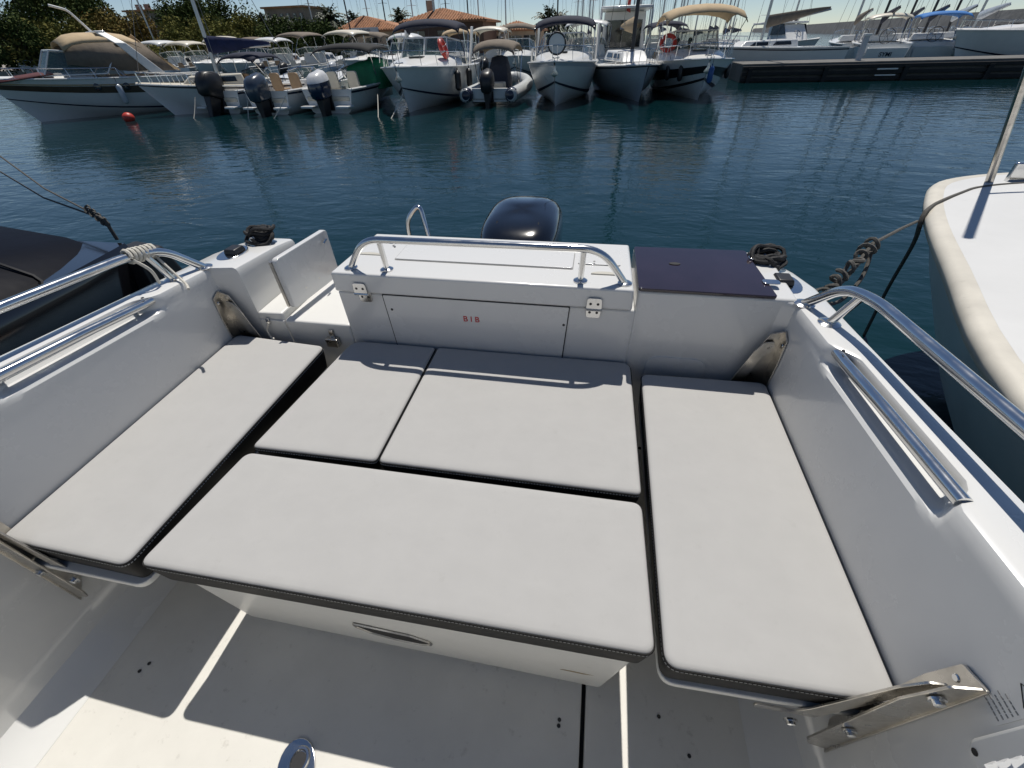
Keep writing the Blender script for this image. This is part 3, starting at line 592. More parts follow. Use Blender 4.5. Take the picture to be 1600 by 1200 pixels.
# people aboard
def person(loc, rz, shirt, label, armup=0):
    e = root('person',loc,label,'person',local=True); e.rotation_euler.z = rz
    J = {'pel':(0,0,.95),'ch':(0,.02,1.25),'nk':(0,.01,1.48),'hd':(0,.03,1.62),'ht':(0,.02,1.74),'ls':(-.18,0,1.42),'le':(-.25,.04,1.14),'lh':(-.2,.24,1.0+armup),'rs':(.18,0,1.42),'re':(.25,.02,1.14),'rh':(.22,.2,.95),
         'lp':(-.1,0,.9),'lk':(-.11,.03,.5),'la':(-.11,-.02,.08),'lt':(-.11,.16,.03),'rp':(.1,0,.9),'rk':(.11,.03,.5),'ra':(.11,-.02,.08),'rt':(.11,.16,.03)}
    K = list(J); E = [('pel','ch'),('ch','nk'),('nk','hd'),('hd','ht'),('ch','ls'),('ls','le'),('le','lh'),('ch','rs'),('rs','re'),('re','rh'),('pel','lp'),('lp','lk'),('lk','la'),('la','lt'),('pel','rp'),('rp','rk'),('rk','ra'),('ra','rt')]
    Rr = dict(pel=.14,ch=.15,nk=.055,hd=.095,ht=.07,ls=.07,le=.045,lh=.035,rs=.07,re=.045,rh=.035,lp=.09,lk=.06,la=.04,lt=.035,rp=.09,rk=.06,ra=.04,rt=.035)
    def sk_(name, keys, m, grow=0, scale=1):
        me = bpy.data.meshes.new(name); ks = [k for k in K if k in keys]; me.from_pydata([J[k] for k in ks],[(ks.index(a),ks.index(b)) for a,b in E if a in keys and b in keys],[])
        o = bpy.data.objects.new(name, me); C.objects.link(o); o.parent = e; me.materials.append(m)
        sm_ = o.modifiers.new('skin','SKIN'); sm_.use_smooth_shade = True
        for i,k in enumerate(ks): me.skin_vertices[0].data[i].radius = (Rr[k]*scale+grow,)*2; me.skin_vertices[0].data[i].use_root = (i == 0)
        s2 = o.modifiers.new('sub','SUBSURF'); s2.levels = s2.render_levels = 2; return o
    sk_('body', set(K), SKIN); sk_('shirt', {'pel','ch','ls','le','rs','re'}, shirt, .014); sk_('trousers', {'pel','lp','lk','la','rp','rk','ra'}, TROUS, .016)
    MB().ell((0,-.015,1.69),(.098,.11,.1)).build('hair', HAIR, e)
person(world(r12,(.15,3.1,.34)),.4,SHIRTW,'person in white shirt standing under the tan bimini')
person(world(r12,(.65,2.7,.34)),2.2,SHIRTD,'person in dark shirt standing under the tan bimini',.2)
# ---- RIB with covered console
p = at(762,168,z=0); r = sternboat('inflatable_boat','grey inflatable boat with tan bimini, covered console and black outboard','inflatable boat',(p.x,p.y+.5),(.02,1))
for sg in (1,-1):
    MB().tube(smooth_path([(sg*1.02,-.35,.42),(sg*1.05,.3,.42),(sg*1.08,2.5,.45),(sg*1.0,4.2,.52),(sg*.55,5.4,.62),(0,5.8,.68)]),[.2]+[.27]*24+[.25],n=12).build('tube', RIBM, r)
    MB().lathe([(.05,-.1),(.24,-.02),(.28,.05),(.28,.3)],(sg*1.02,-.3,.42),14,Matrix.Rotation(-math.pi/2,3,'X')).build('tube_end', NSTR, r)
MB().loft([[Vector((a,y,z)) for a,z in ((-w_,.5),(-w_*.8,.0),(0,-.3),(w_*.8,.0),(w_,.5))] for y,w_ in ((0,.95),(3,.95),(4.6,.6),(5.5,.1))],closed=False).build('hull', WHITE, r)
MB().box((0,2,.25),(1.8,4,.06)).build('deck', CREAM, r); MB().box((0,.05,.4),(1.6,.1,.5)).build('transom', WHITE, r, bevel=.02)
outboard(r,0,-.25,1.15,BLKP,None,0,.55)
rs = [[Vector((a*w_,2.3+b*l_,z)) for a,b in ((-1,-1),(-.3,-1.1),(.4,-1.05),(1,-1),(1.06,0),(1,1),(0,1.06),(-1,1))] for z,w_,l_ in ((.3,.48,.5),(.8,.46,.5),(1.3,.4,.42),(1.65,.3,.3),(1.72,.1,.1))]
MB().loft(rs).build('console_cover', mat('slate_canvas',(.06,.065,.085),.85,bump=.03,bscale=6), r, sm=60)
MB().box((0,1.2,.55),(.9,.5,.5)).build('bench', CREAM, r, bevel=.06)
canopy(r,1.9,.9,3.2,2.3,TAUPE,crown=.25,zb=.6,wb=2.0,droop=.3)
# ---- flybridge boat, stern towards us, behind
def sedan(name,label,px,py,d,B=3.2,L=9,hgt=3.3,grp=None):
    r = sternboat(name,label,'motor boat',at(px,py,z=0),d,grp); h = Hull(L,B,1.2,.4,1,.95,2.4,t0=.4); h.build(r,WHITE,[(.42,.46,NSTR)])
    c = MB().hexa([(-B*.42,L*.36,1.1),(B*.42,L*.36,1.1),(B*.36,L*.7,1.3),(-B*.36,L*.7,1.3),(-B*.38,L*.33,hgt-.35),(B*.38,L*.33,hgt-.35),(B*.34,L*.55,hgt-.35),(-B*.34,L*.55,hgt-.35)]).build('wheelhouse', WHITE, r, bevel=.06)
    MB().box((0,L*.345-.05,2.35),(B*.66,.1,1.5)).build('shaded_aft_opening', GLASSD, c, bevel=.02)  # shade painted as a dark panel: the open interior under the hardtop
    for sg in (1,-1):
        MB().hexa([(sg*B*.41,L*.40,1.9),(sg*B*.43,L*.40,1.9),(sg*B*.385,L*.62,1.95),(sg*B*.36,L*.62,1.95),(sg*B*.39,L*.40,2.7),(sg*B*.41,L*.40,2.7),(sg*B*.37,L*.56,2.65),(sg*B*.35,L*.56,2.65)]).build('side_window', GLASSD, c)
        MB().tube(bend([(sg*B*.44,.25,1.2),(sg*B*.44,.35,hgt-.3),(sg*B*.42,L*.34,hgt-.1)],.3),.06).build('support_post', WHITE, r)
    MB().prism(rpoly(-B*.45,.2,B*.45,L*.58,.3),hgt-.3,hgt-.16).build('hardtop', WHITE, r, bevel=.04)
    MB().tube(bend([(-B*.4,L*.1,hgt-.1),(-B*.4,L*.1,hgt+.4),(B*.4,L*.1,hgt+.4),(B*.4,L*.1,hgt-.1)],.15),.02,n=6).build('flybridge_rail', STEEL, r)
    MB().prism(rpolyg([(-B*.4,0),(B*.4,0),(B*.37,.75),(-B*.37,.75)],.1),-.02,.06,lambda p,hh:(p[0],hh-.12*p[1],p[1]+.35)).build('transom_panel', WHITE, r, bevel=.02)
    return r
r10 = sedan('flybridge_boat','white flybridge boat with its open stern facing us, red flag on top',968,122,(0,1),3.7,9.5,3.9)
MB().tube([(0,.9,3.4),(0,.7,4.3)],.02,n=6).build('flagstaff', STEEL, r10)
rs = [[Vector((.02*math.sin(5*u+v*3), .72-.05*v+.12*math.sin(4*v+u)*v, 4.25-.75*u-.12*v)) + Vector((.22*v,0,0)) for v in (0,.33,.66,1)] for u in (0,.2,.4,.6,.8,1)]
MB().loft(rs,closed=False).build('flag', REDR, r10, solid=.006)
# ---- sailing boat bow-on, grey
p = at(1000,161,z=0)
r11 = boat('sailing_boat','pale grey sailing boat bow towards us between cruiser and tan bimini boat','sailing boat',p,(.16,-1),8.2)
h = Hull(8.8,3.2,1.1,.25,.9,.7,1.9,t0=.3); h.build(r11,GREYH,[(.93,.96,NSTR)],WHITE); h.rail(r11,.75,.5); cabin(r11,1.9,1.2,3.0,6.2,1.33,.4,WHITE); rig(r11,5.2,11,1.7,3.6,TAN,MDARK,rm=.09,B=2.7,bowy=8.6)
# ---- second row: boats behind
k = 0
for px,py,nm,kind,cv,lab in ((285,131,'motor_boat','c',CREAM,'white boat with cream hardtop behind the navy bimini open boat'),(365,131,'motor_boat','c',TAUPE,'white boat with taupe awning behind the slate grey outboard'),(455,131,'motor_boat','c',TAUPE,'white boat with dark taupe top behind the two tan seats'),
    (60,131,'motor_boat','c',TAN,'boat with tan top behind the brown striped cruiser, left'),(240,131,'motor_boat','c',WHITE,'white topped boat behind the small sailing boat mast'),(325,131,'motor_boat','c',CREAM,'white hardtop boat right behind the tilted black outboard'),(420,131,'motor_boat','c',WHITE,'white boat close behind the slate outboard boat'),(555,131,'motor_boat','c',TAUPE,'taupe topped boat behind the green tarpaulin'),
    (530,131,'motor_boat','c',CREAM,'white boat with cream T-top in front of the signed pavilion'),(600,131,'motor_boat','c',WHITE,'white boat with long white awning left of the lifebuoy cruiser'),(760,127,'motor_boat','c',CREAM,'boat with cream arched top just behind the inflatable'),
    (805,127,'motor_boat','c',TAUPE,'boat with taupe canopy between inflatable and navy canopy cruiser'),(1040,127,'motor_boat','c',NAVY,'boat with navy top behind the tan bimini, left'),(700,127,'motor_boat','c',TAN,'boat with tan top behind the lifebuoy cruiser, right'),(905,127,'motor_boat','c',WHITE,'white topped boat squeezed behind the ring buoy cruiser')):
    B = 2.6+.3*(k%3); p = at(px,py,z=0); d = (.12*((k%3)-1), -1 if k%2 else 1)
    if d[1] < 0: rr, hh = cruiser(nm,lab,px,py,B,7.5,1.2,d,cv,2.85+.15*(k%3),[(.42,.46,NSTR)],arch=(k%3==0),grp='moored boats in the second row')
    else:
        rr = sternboat(nm,lab,'motor boat',(p.x,p.y),d,'moored boats in the second row'); hh = Hull(7.5,B,1.1,.35,.9,.92,2.4,t0=.5); hh.build(rr,WHITE,[(.42,.46,NSTR)]); cabin(rr,B*.7,B*.5,3.6,5.8,1.15,.7,WHITE)
        windscreen(rr,B*.75,4.3,1.7,.5,.9); canopy(rr,B*.85,1.0,4.0,2.9+.12*(k%3),cv,crown=.25,zb=1.1,wb=B*.9); outboard(rr,0,-.3,1.1,BLKP if k%4 else GREYH,None,0,.6)
        for x in (-.5,.5): seat(rr,x,1.8,.7,CREAM if k%3 else SEATT)
    k += 1
sedan('flybridge_boat','white flybridge cruiser with small bimini beyond the end of the pier',1178,92,(.35,-1),3.0,8.5,3.0)
bb = at(1178,92,z=0)
# grey awning beam and white hardtop behind the left outboards
# ---- sailing boats in the back: masts
for i,(px,py,hm,m_,cv,lab) in enumerate([(215,128,12,ALU,None,'sailing boat with tall aluminium mast behind the brown striped cruiser'),(475,112,13,ALU,GREYH,'sailing boat with grey boom cover behind the black bimini boat'),(525,112,14,MDARK,None,'sailing boat with leaning dark mast left of the signed pavilion'),
    (596,106,13,MDARK,None,'dark masted sailing boat just left of the largest pavilion'),(668,106,14,ALU,None,'sailing boat with thick pale mast in front of the largest pavilion'),(682,104,12,MDARK,None,'dark masted sailing boat right of the thick pale mast'),(727,104,14,MDARK,None,'dark mast at the right end of the largest pavilion roof'),(738,102,13,ALU,None,'pale mast beside the largest pavilion roof end'),
    (855,104,14,MDARK,NAVY,'sailing boat whose dark mast stands before the shaggy palm'),(920,104,13,ALU,None,'pale masted sailing boat left of the flybridge boat'),(1010,106,13,ALU,None,'sailing boat with pale mast right of the flybridge boat'),(1040,98,13,ALU,NAVY,'sailing boat with navy cover behind the tan bimini'),(1065,94,12,ALU,None,'far sailing boat over the tan bimini, left'),
    (1110,92,12,ALU,None,'far sailing boat over the tan bimini, right'),(1135,90,11,ALU,None,'far sailing boat left of the small white flybridge'),(1000,90,12,ALU,None,'far sailing boat seen above the grey bow-on sailing boat'),(780,104,12,ALU,None,'far sailing boat with thin mast over the small pavilion'),(560,106,12,ALU,None,'far sailing boat with thin mast before the signed pavilion'),(640,105,12,ALU,None,'far sailing boat with thin mast at the left of the largest pavilion'),(895,94,12,ALU,None,'far sailing boat with thin mast right of the palms')]):
    p = at(px,py,z=0); rr = sternboat('sailing_boat',lab,'sailing boat',(p.x,p.y),(.1*((i%3)-1),1),'sailing boats in the back row')
    hh = Hull(8.5,2.7,1.1,.3,.9,.7,1.9,t0=.3); hh.build(rr,WHITE if i%3 else GREYH,[(.93,.96,NSTR)]); cabin(rr,1.8,1.1,3,6.2,1.15,.42,WHITE); rig(rr,4.6,hm,1.6,3.2,cv or (NAVY if i%2 else TAUPE),m_,rm=.08 if i!=4 else .16,B=2.6,bowy=8.2,rake=.02*(i%3-1))
proto = None; rnd2 = random.Random(21)
for i in range(14):
    p = at(905+i*20, 50, y=60+(i%2)*11+rnd2.uniform(-.5,.5)); p.z = 0
    if proto is None:
        proto = sternboat('sailing_boat','distant sailing boat of the rearmost row showing little but its thin mast','sailing boat',(p.x,p.y),(0,1),'rearmost row of masts')
        hh = Hull(8.5,2.7,1.1,.3,.9,.7,1.9,t0=.3); hh.build(proto,WHITE,[(.93,.96,NSTR)]); cabin(proto,1.8,1.1,3,6.2,1.15,.42,WHITE); rig(proto,4.6,12.5,1.6,3.2,NAVY,ALU,rm=.085,B=2.6,bowy=8.2)
    else:
        c0 = proto.copy(); C.objects.link(c0); c0.location = (p.x,p.y,0); c0.rotation_euler.z = rnd2.uniform(-.2,.2); c0.scale = (1,1,rnd2.uniform(.85,1.2))
        for ch in list(proto.children):
            c1 = ch.copy(); C.objects.link(c1); c1.parent = c0
            for g in list(ch.children): c2 = g.copy(); C.objects.link(c2); c2.parent = c1
# ---- boats on the far side of the pier
def piersail(px,py,d,lab,cv,mastm,L=9.5,B=3.1,name='sailing_boat',hm=13,wheel=True,boomdz=.6,extra=None):
    p = at(px,py,z=0); rr = root(name,(p.x,p.y,0),lab,'sailing boat','boats moored behind the pier',hdg(d),local=True)
    hh = Hull(L,B,1.35,.25,.8,.85,1.9,t0=.34); hh.build(rr,WHITE,[(.93,.96,NSTR)]); hh.rail(rr,.6,.55); cabin(rr,2.1,1.2,3.4,7.2,1.4,.42,WHITE); rig(rr,5.4,hm,1.75,4.2,cv,mastm,rm=.09,B=2.9,bowy=9.2,covz=boomdz)
    if wheel:
        w_ = MB().tube([(.42*math.cos(a),1.5,1.75+.42*math.sin(a)) for a in (2*math.pi*k/18 for k in range(18))],.018,n=6,closed=True)
        for a in (0,1.05,2.1): w_.tube([(.42*math.cos(a),1.5,1.75+.42*math.sin(a)),(-.42*math.cos(a),1.5,1.75-.42*math.sin(a))],.012,n=5)
        w_.build('steering_wheel', MDARK, rr)
        MB().prism(rpolyg([(-B*.34,.2),(B*.34,.2),(B*.38,1.15),(-B*.38,1.15)],.1),-.04,.02,lambda p,hh_:(p[0],hh_-.2*p[1],p[1])).build('transom_panel', WHITE, rr, bevel=.02)
    return rr, hh
ra, ha = piersail(1290,112,(-.75,-.25),'white sailing boat with brown sail cover and black fenders behind the pier',TAUPE,ALU,wheel=False)
for q in range(4):
    t = .9-.13*q; pp = ha.side(t,1); fender(world(ra,(pp.x+.1,pp.y,1.3)),BLKP,.65,.12,['black fender nearest the bow of the brown covered sailing boat','second black fender from the bow of the brown covered sailing boat','third black fender from the bow of the brown covered sailing boat','fourth black fender from the bow of the brown covered sailing boat'][q])
rb, hb = piersail(1372,108,(.25,1),'sailing boat with open stern, steering wheel and lettered transom behind the pier',NAVY,MDARK)
text('SYMI','boat_name',.34,NSTR,rb,Matrix.Translation((0,-.24,.8))@Matrix.Rotation(math.pi/2+.2,4,'X'))
canopy(rb,2.6,2.2,4.4,3.0,CREAM,crown=.25,zb=1.3,wb=2.6)
rc, hc = piersail(1445,104,(.3,1),'sailing boat under a bright blue bimini behind the pier',NAVY,MDARK)
canopy(rc,2.8,.2,3.8,3.0,BRIGHTB,crown=.25,zb=1.3,wb=2.7)
rd, hd = piersail(1490,100,(.25,1),'sailing boat with dark mast between blue bimini and the right edge',GREYH,MDARK,hm=12)
piersail(1335,104,(.2,1),'sailing boat with taupe sail cover left of the lettered stern',TAUPE,ALU,hm=12)
piersail(1410,100,(.3,1),'sailing boat with navy cover between lettered stern and blue bimini',NAVY,MDARK,hm=13)
piersail(1540,100,(.2,1),'sailing boat with grey cover behind the large white boat at the right edge',GREYH,ALU,hm=12)
piersail(1235,96,(.15,1),'sailing boat with navy cover just beyond the pier end',NAVY,ALU,hm=12)
re_, he = cruiser('motor_cruiser','large white boat with pale fenders behind the pier at the right edge',1490,106,3.6,11,1.75,(-.93,-.15),None,3.2,[(.42,.46,NSTR)],arch=False)
for q in range(3): pp = he.side(.88-.14*q,1); fender(world(re_,(pp.x+.12,pp.y,1.7)),GREYH if q!=1 else BLKP,.8,.15,['pale fender nearest the bow of the large white boat at the right edge','black fender amidships of the large white boat at the right edge','pale fender farthest from the bow of the large right edge boat'][q])
# ================================================================== NEIGHBOURING BOATS
# right: white bow, flared hull
r = root('neighbour_boat',(3.6,2.0,0),'plain white boat with cream rub rail lying close on the right','motor boat')
edge = [Vector(p) for p in ((1.40,-1.6,1.30),(1.38,-.3,1.30),(1.42,.7,1.30),(1.54,1.55,1.31),(1.84,2.37,1.32),(2.1,3.05,1.33),(2.36,3.6,1.34),(2.62,3.98,1.34),(3.02,4.22,1.34),(3.5,4.34,1.34),(4.1,4.3,1.34),(4.9,3.6,1.33),(5.5,2.4,1.32),(5.8,1.0,1.31),(5.9,-1.6,1.30))]
edge = smooth_path(edge,4); ce = Vector((3.7,1.2,0))
def shrink(p, k, z): q = ce + (Vector((p.x,p.y,0))-ce)*k; return Vector((q.x,max(q.y,-1.6) if p.y > -1.5 else -1.6,z))
rings = [[shrink(p,k,p.z+dz-1.31+zb) for p in edge] for k,zb,dz in ((.50,-.3,0),(.64,.0,0),(.80,.45,0),(.925,.95,0),(.988,1.25,0))]
hl = MB().loft(rings,closed=False).build('hull', mat('neighbour_hull',(.62,.63,.64),.3,var=.08,vscale=1.2,dirt=.2), r, sm=60)
MB().loft([[shrink(p,k,p.z+a) for p in edge] for k,a in ((.988,-.06),(1.008,-.045),(1.012,-.005),(1.006,.022),(.992,.034),(.972,.036))],closed=False).build('rub_rail', mat('rub_rail_cream',(.62,.585,.51),.55,var=.08,vscale=4,dirt=.3), r, sm=60)
MB().loft([[shrink(p,k,p.z+a) for p in edge] for k,a in ((.975,.036),(.93,.05),(.7,.10),(.4,.13),(.05,.14))],closed=False).build('deck', mat('neighbour_deck',(.64,.64,.63),.5,wav=.006,wscale=2,var=.03,vscale=2,dirt=.1,bump=.001,bscale=200), r, sm=60)
pb = at(1543,291,z=1.36); pt = at(1612,95,z=1)
up = (at(1600,128,y=pb.y-.1)-pb).normalized()
MB().tube([pb-up*.05, pb+up*2.2],.024,n=10).build('stanchion', STEELW, r); MB().tube([pb+up*.72,pb+up*.72+Vector((.9,.05,.02))],.016,n=6).build('guard_line', STEELW, r)
c = pb + Vector((.38,.02,.0)); MB().prism(rpoly(-.28,-.02,.28,.02,.015),0,.16,lambda p,h:(c.x+p[0],c.y+p[1],c.z+h)).build('fairlead_plate', STEEL, r, bevel=.01)
dk = [pb+Vector((.9,.0,.03)),pb+Vector((.25,-.05,.035)),at(1535,293,z=1.39),at(1500,303,z=1.385),at(1462,319,z=1.37),at(1447,330,z=1.36)]
fl = dk[-1]
tag(MB().tube(smooth_path(dk)+[fl+Vector((-.02,-.03,-.03))]+smooth_path([fl+Vector((-.02,-.05,-.08)),at(1425,385,z=1.0),at(1385,455,z=.5),at(1347,530,z=-.05)]),.014,n=6).build('mooring_rope', ROPEG),'dark rope running over the right boat deck and down into the water','rope')
ka, kb = at(1365,380,y=2.3), OWN((.90,1.62,1.33))
tag(MB().tube([fl+Vector((-.03,-.02,-.06)),fl.lerp(ka,.5)-Vector((0,0,.02)),ka],.009,n=6).tube(smooth_path([ka,ka.lerp(kb,.4)-Vector((0,0,.07)),kb]),.011,n=6).build('mooring_line', ROPEG),'thin line stretched from the right boat to our quarter','rope')
mb = MB(); rnd = random.Random(5)
for k in range(9):
    c = ka.lerp(kb,.02+.105*k); R_ = .022+.012*rnd.random(); ax = Matrix.Rotation(rnd.uniform(0,3),3,'X') @ Matrix.Rotation(rnd.uniform(0,3),3,'Y')
    mb.tube([c+ax @ Vector((R_*math.cos(a),R_*math.sin(a),.006*math.sin(2*a))) for a in (2*math.pi*j/12 for j in range(12))],.009,n=6,closed=True)
mb.tube(smooth_path([ka,ka.lerp(kb,.3)+Vector((.06,0,-.08)),ka.lerp(kb,.6)+Vector((.05,0,-.12)),kb]),.009,n=6)
tag(mb.build('rope_knots', ROPEG),'tangle of knots on the line off our right quarter','rope')
# left: black hulled boat under a navy cover
r = root('covered_boat',(-5.0,0,0),'black hulled boat under a dark navy tent cover close on the left','motor boat')
ys = [-3,-1.5,0,1.2,2.0,2.38,2.5]; bx = lambda y: 1.0-.10*max(0,(y-1.2)/1.3)**2
MB().loft([[Vector((-4.95+1.75*bx(y)*a,y,z)) for a,z in ((.75,-.3),(.92,.3),(1,1.12),(.97,1.2),(-.97,1.2),(-1,1.12),(-.92,.3),(-.75,-.3))] for y in ys]).build('hull', mat('black_gelcoat',(.008,.008,.01),.1,var=.1,coat=.8), r, sm=50)
MB().loft([[Vector((-4.95+a*bx(y),y*.985,z*(1-.14*max(0,(y-1.0)/1.5)**2)+.02*math.sin(y*4+a*3))) for a,z in ((1.66,1.19),(1.58,1.29),(1.2,1.42),(.6,1.53),(0,1.58),(-.6,1.53),(-1.2,1.42),(-1.58,1.29),(-1.66,1.19))] for y in (-3,-2.2,-1.5,-.7,0,.7,1.3,1.9,2.3,2.5)],closed=False).build('tent_cover', mat('tent_cover_navy',(.003,.004,.009),.5,spec=.08,var=.12,vscale=3,bump=.015,bscale=3), r, sm=60)
for y in (-.6,.9,1.9): MB().tube([(-4.95+a*bx(y),y*.985,z*(1-.14*max(0,(y-1.0)/1.5)**2)+.008) for a,z in ((1.66,1.19),(1.58,1.29),(1.2,1.42),(.6,1.53),(0,1.58))],.01,n=5).build('cover_seam', BLKP, r)
q = at(208,378,z=1.22); MB().hexa([q+Vector(p) for p in ((-.25,-.15,-.6),(.12,-.15,-.6),(.12,.25,-.6),(-.25,.25,-.6),(-.16,-.08,-.04),(.08,-.08,-.07),(.08,.14,-.07),(-.16,.14,-.04))]).build('stern_block', BLKP, r, bevel=.03)
MB().box(q+Vector((-.5,.0,-.35)),(.7,.3,.3)).build('stern_bracket', BLKP, r, bevel=.03)
q2 = q + Vector((-.2,.05,.02)); fa = at(-30,222,y=q2.y+.8); fb_ = at(-30,250,y=q2.y+.8)
for a_, lab in ((fa,'upper thin mooring line at the left running off the black boat'),(fb_,'lower thin mooring line at the left running off the black boat')):
    tag(MB().tube([q2+Vector((0,0,.12)),q2.lerp(a_,.5)-Vector((0,0,.03)),a_],.007,n=6).build('mooring_line', ROPEG),lab,'rope')
mb = MB()
for k in range(8):
    c = (q2+Vector((0,0,.12))).lerp(fa,.006+.016*k) - Vector((0,0,.004*(8-k))); mb.tube([c+Vector((.024*math.cos(a),.016*math.sin(a)*(k%2),.022*math.sin(a))) for a in (2*math.pi*j/8 for j in range(8))],.007,n=5,closed=True)
mb.tube([q2-Vector((0,0,.03)),q2+Vector((0,0,.13))],.012,n=6); tag(mb.build('rope_chain', ROPEG),'knotted dark chain end of the lines on the black boat stern','rope')

# ================================================================== OUR BOAT (cockpit measurements through OWN)
XC = -.435
own = root('our_motor_boat', OWN((XC,.6,.2)), 'white motor boat cockpit with folding side seats seen from inside', 'motor boat')
def B_(mb, name, m, parent=own, **k): return mb.build(name, m, parent, xf=OWN, **k)
mir = lambda x, s: x if s > 0 else 2*XC - x
zt = lambda y: 1.415+(1.47-y)*.068
def ss(a,b,x): t = max(0,min(1,(x-a)/(b-a))); return t*t*(3-2*t)
NOTCH = lambda y: .055*ss(.575,.66,y)*(1-ss(1.10,1.19,y))
for s in (1,-1):
    rings = []
    for y in [-1.6,-.8,-.3,0,.2,.4,.52,.575,.59,.605,.62,.635,.66,.75,.9,1.0,1.1,1.12,1.135,1.15,1.165,1.19,1.3,1.4,1.44,1.462,1.5,1.6,1.75,1.84,1.88]:
        xi = .75 if y < 1.45 else (.69 if s > 0 else .63); r_ = NOTCH(y); Z = zt(y) - (.012*ss(1.8,1.88,y)); oo = .875+.02*ss(1.4,.2,y) - .06*ss(1.6,1.9,y)
        prof = [(xi-.14,.551),(xi-.06,.566),(xi-.015,.605),(xi,.68),(xi,.70),(xi,Z-.09),(xi,Z-.075),(xi+r_*.12,Z-.066),(xi+r_*.85,Z-.054),(xi+r_,Z-.044),(xi+r_,Z-.018),(xi+r_+.006,Z-.005),(xi+r_+.018,Z),(oo-.02,Z),(oo-.006,Z-.006),(oo,Z-.02),(oo+.005,Z-.1),(oo+.025,Z-.11),(oo+.025,Z-.16),(oo,Z-.18),(oo-.03,.9),(oo-.09,.45),(oo-.2,.05)]
        rings.append([(mir(x,s),y,z) for x,z in prof])
    B_(MB().loft(rings), 'bulwark', GEL, sm=32)
cb = B_(MB().prism([(-1.76,.56),(.89,.56),(.89,1.6),(.78,2.55),(-1.65,2.55),(-1.76,1.6)],-1.45,-1.38,lambda p,h:(p[0],h,p[1])), 'unseen_bounce_bulkhead', GEL, bevel=.01)  # unseen wall behind the camera, added to bounce sunlight onto the shaded sole
B_(MB().prism(rpoly(-.55,.7,.25,2.4,.06),-1.38,-1.365,lambda p,h:(p[0],h,p[1])), 'cabin_door', GLASSD, cb, bevel=.004)
# cockpit sole in panels over a dark bilge
B_(MB().box((XC,0,.50),(2.36,3.2,.03)), 'bilge', DARK)
fl = B_(MB().prism([(-1.505,.9),(-1.505,1.448),(.12,1.448),(.12,-1.6),(-1.83+.012,-1.6),(-1.59+.012,-.044),(-1.512+.008,.467)],.52,.55), 'floor_panel', SOLE, bevel=.004)
B_(MB().prism([(-1.512,1.448),(-1.62,1.448),(-1.62,-1.6),(-1.84,-1.6),(-1.592,-.044),(-1.513,.467)],.52,.5495), 'floor_panel', SOLE, bevel=.003)
B_(MB().prism([(.134,1.448),(.134,-1.6),(.72,-1.6),(.72,1.448)],.52,.5505), 'floor_panel', SOLE, bevel=.004)
dr = B_(MB().prism([(-.700+.058*math.cos(a)-.015*math.sin(a),.055+.068*math.sin(a)) for a in (2*math.pi*k/24 for k in range(24))],.5505,.556), 'deck_fitting', STEEL, fl, bevel=.002)
B_(MB().tube([(-.70+.026*math.cos(a),.072+.03*math.sin(a),.558) for a in (2*math.pi*k/18 for k in range(18))],.006,n=6,closed=True), 'pull_ring', STEEL, dr)
B_(MB().lathe([(.001,.5562),(.022,.5562),(.022,.5572),(.001,.5572)],(-.70,.072,0),14), 'lock_barrel', BLKP, dr)
for x,y in ((-1.36,.215),(-1.375,.19),(.055,.30),(.054,.285),(-1.52,.24),(.44,.28),(.5,.22),(.36,.36),(-1.62,.16)):
    B_(MB().lathe([(.001,.5507),(.006,.5507),(.005,.553),(.001,.553)],(x,y,0),8), 'screw_head', BLKP, fl)
# seat box under the front cushion
sb = B_(MB().loft([[(-1.06,.46,.552),(-1.04,.425,.552),(.15,.415,.552),(.18,.44,.552),(.18,.72,.552),(-1.06,.72,.552)],[(-1.10,.43,.60),(-1.075,.40,.60),(.17,.393,.60),(.20,.42,.60),(.20,.74,.60),(-1.1,.74,.60)],[(-1.13,.41,.96),(-1.11,.375,.96),(.205,.368,.96),(.235,.40,.96),(.235,.75,.96),(-1.13,.75,.96)],[(-1.13,.41,.982),(-1.11,.375,.982),(.205,.368,.982),(.235,.40,.982),(.235,.75,.982),(-1.13,.75,.982)]]), 'seat_box', GELM, bevel=.008)
hp = rpolyg([(-.600,.815),(-.42,.80),(-.365,.765),(-.36,.735),(-.40,.715),(-.48,.718),(-.56,.745),(-.598,.785)],.008,3)
fr_ = lambda z: .40-(z-.6)*.0685
B_(MB().loft([[(p[0],fr_(p[1])-d,p[1]) for p in hp] for d in (-.012,.0065)]), 'handle_shade_fill', DARK, sb)  # dark fill proud of the face, painting the shade inside the handle cutout
B_(MB().tube([(p[0],fr_(p[1])-.0065,p[1]) for p in hp],.004,n=6,closed=True), 'handle_rim', STEELW, sb)
st = B_(MB().prism([(.06,.0),(.13,-.004),(.16,.004),(.10,.009),(.07,.006)],0,.0012,lambda p,h:(p[0]-.02,fr_(.74)-.0065-h,.745+p[1])), 'scuff_mark', mat('scuff',(.30,.24,.15),.8), sb)
# seat boards
for n_, poly in (('seat_board',[(-1.09,.79),(.22,.79),(.22,1.43),(-1.02,1.43)]),('seat_board',[(.272,.335),(.735,.345),(.735,1.37),(.275,1.36)]),('seat_board',[(-1.605,.33),(-1.18,.325),(-1.15,1.36),(-1.605,1.39)])):
    B_(MB().prism(rpolyg(poly,.04),.96,.982), n_, GELM, bevel=.004)
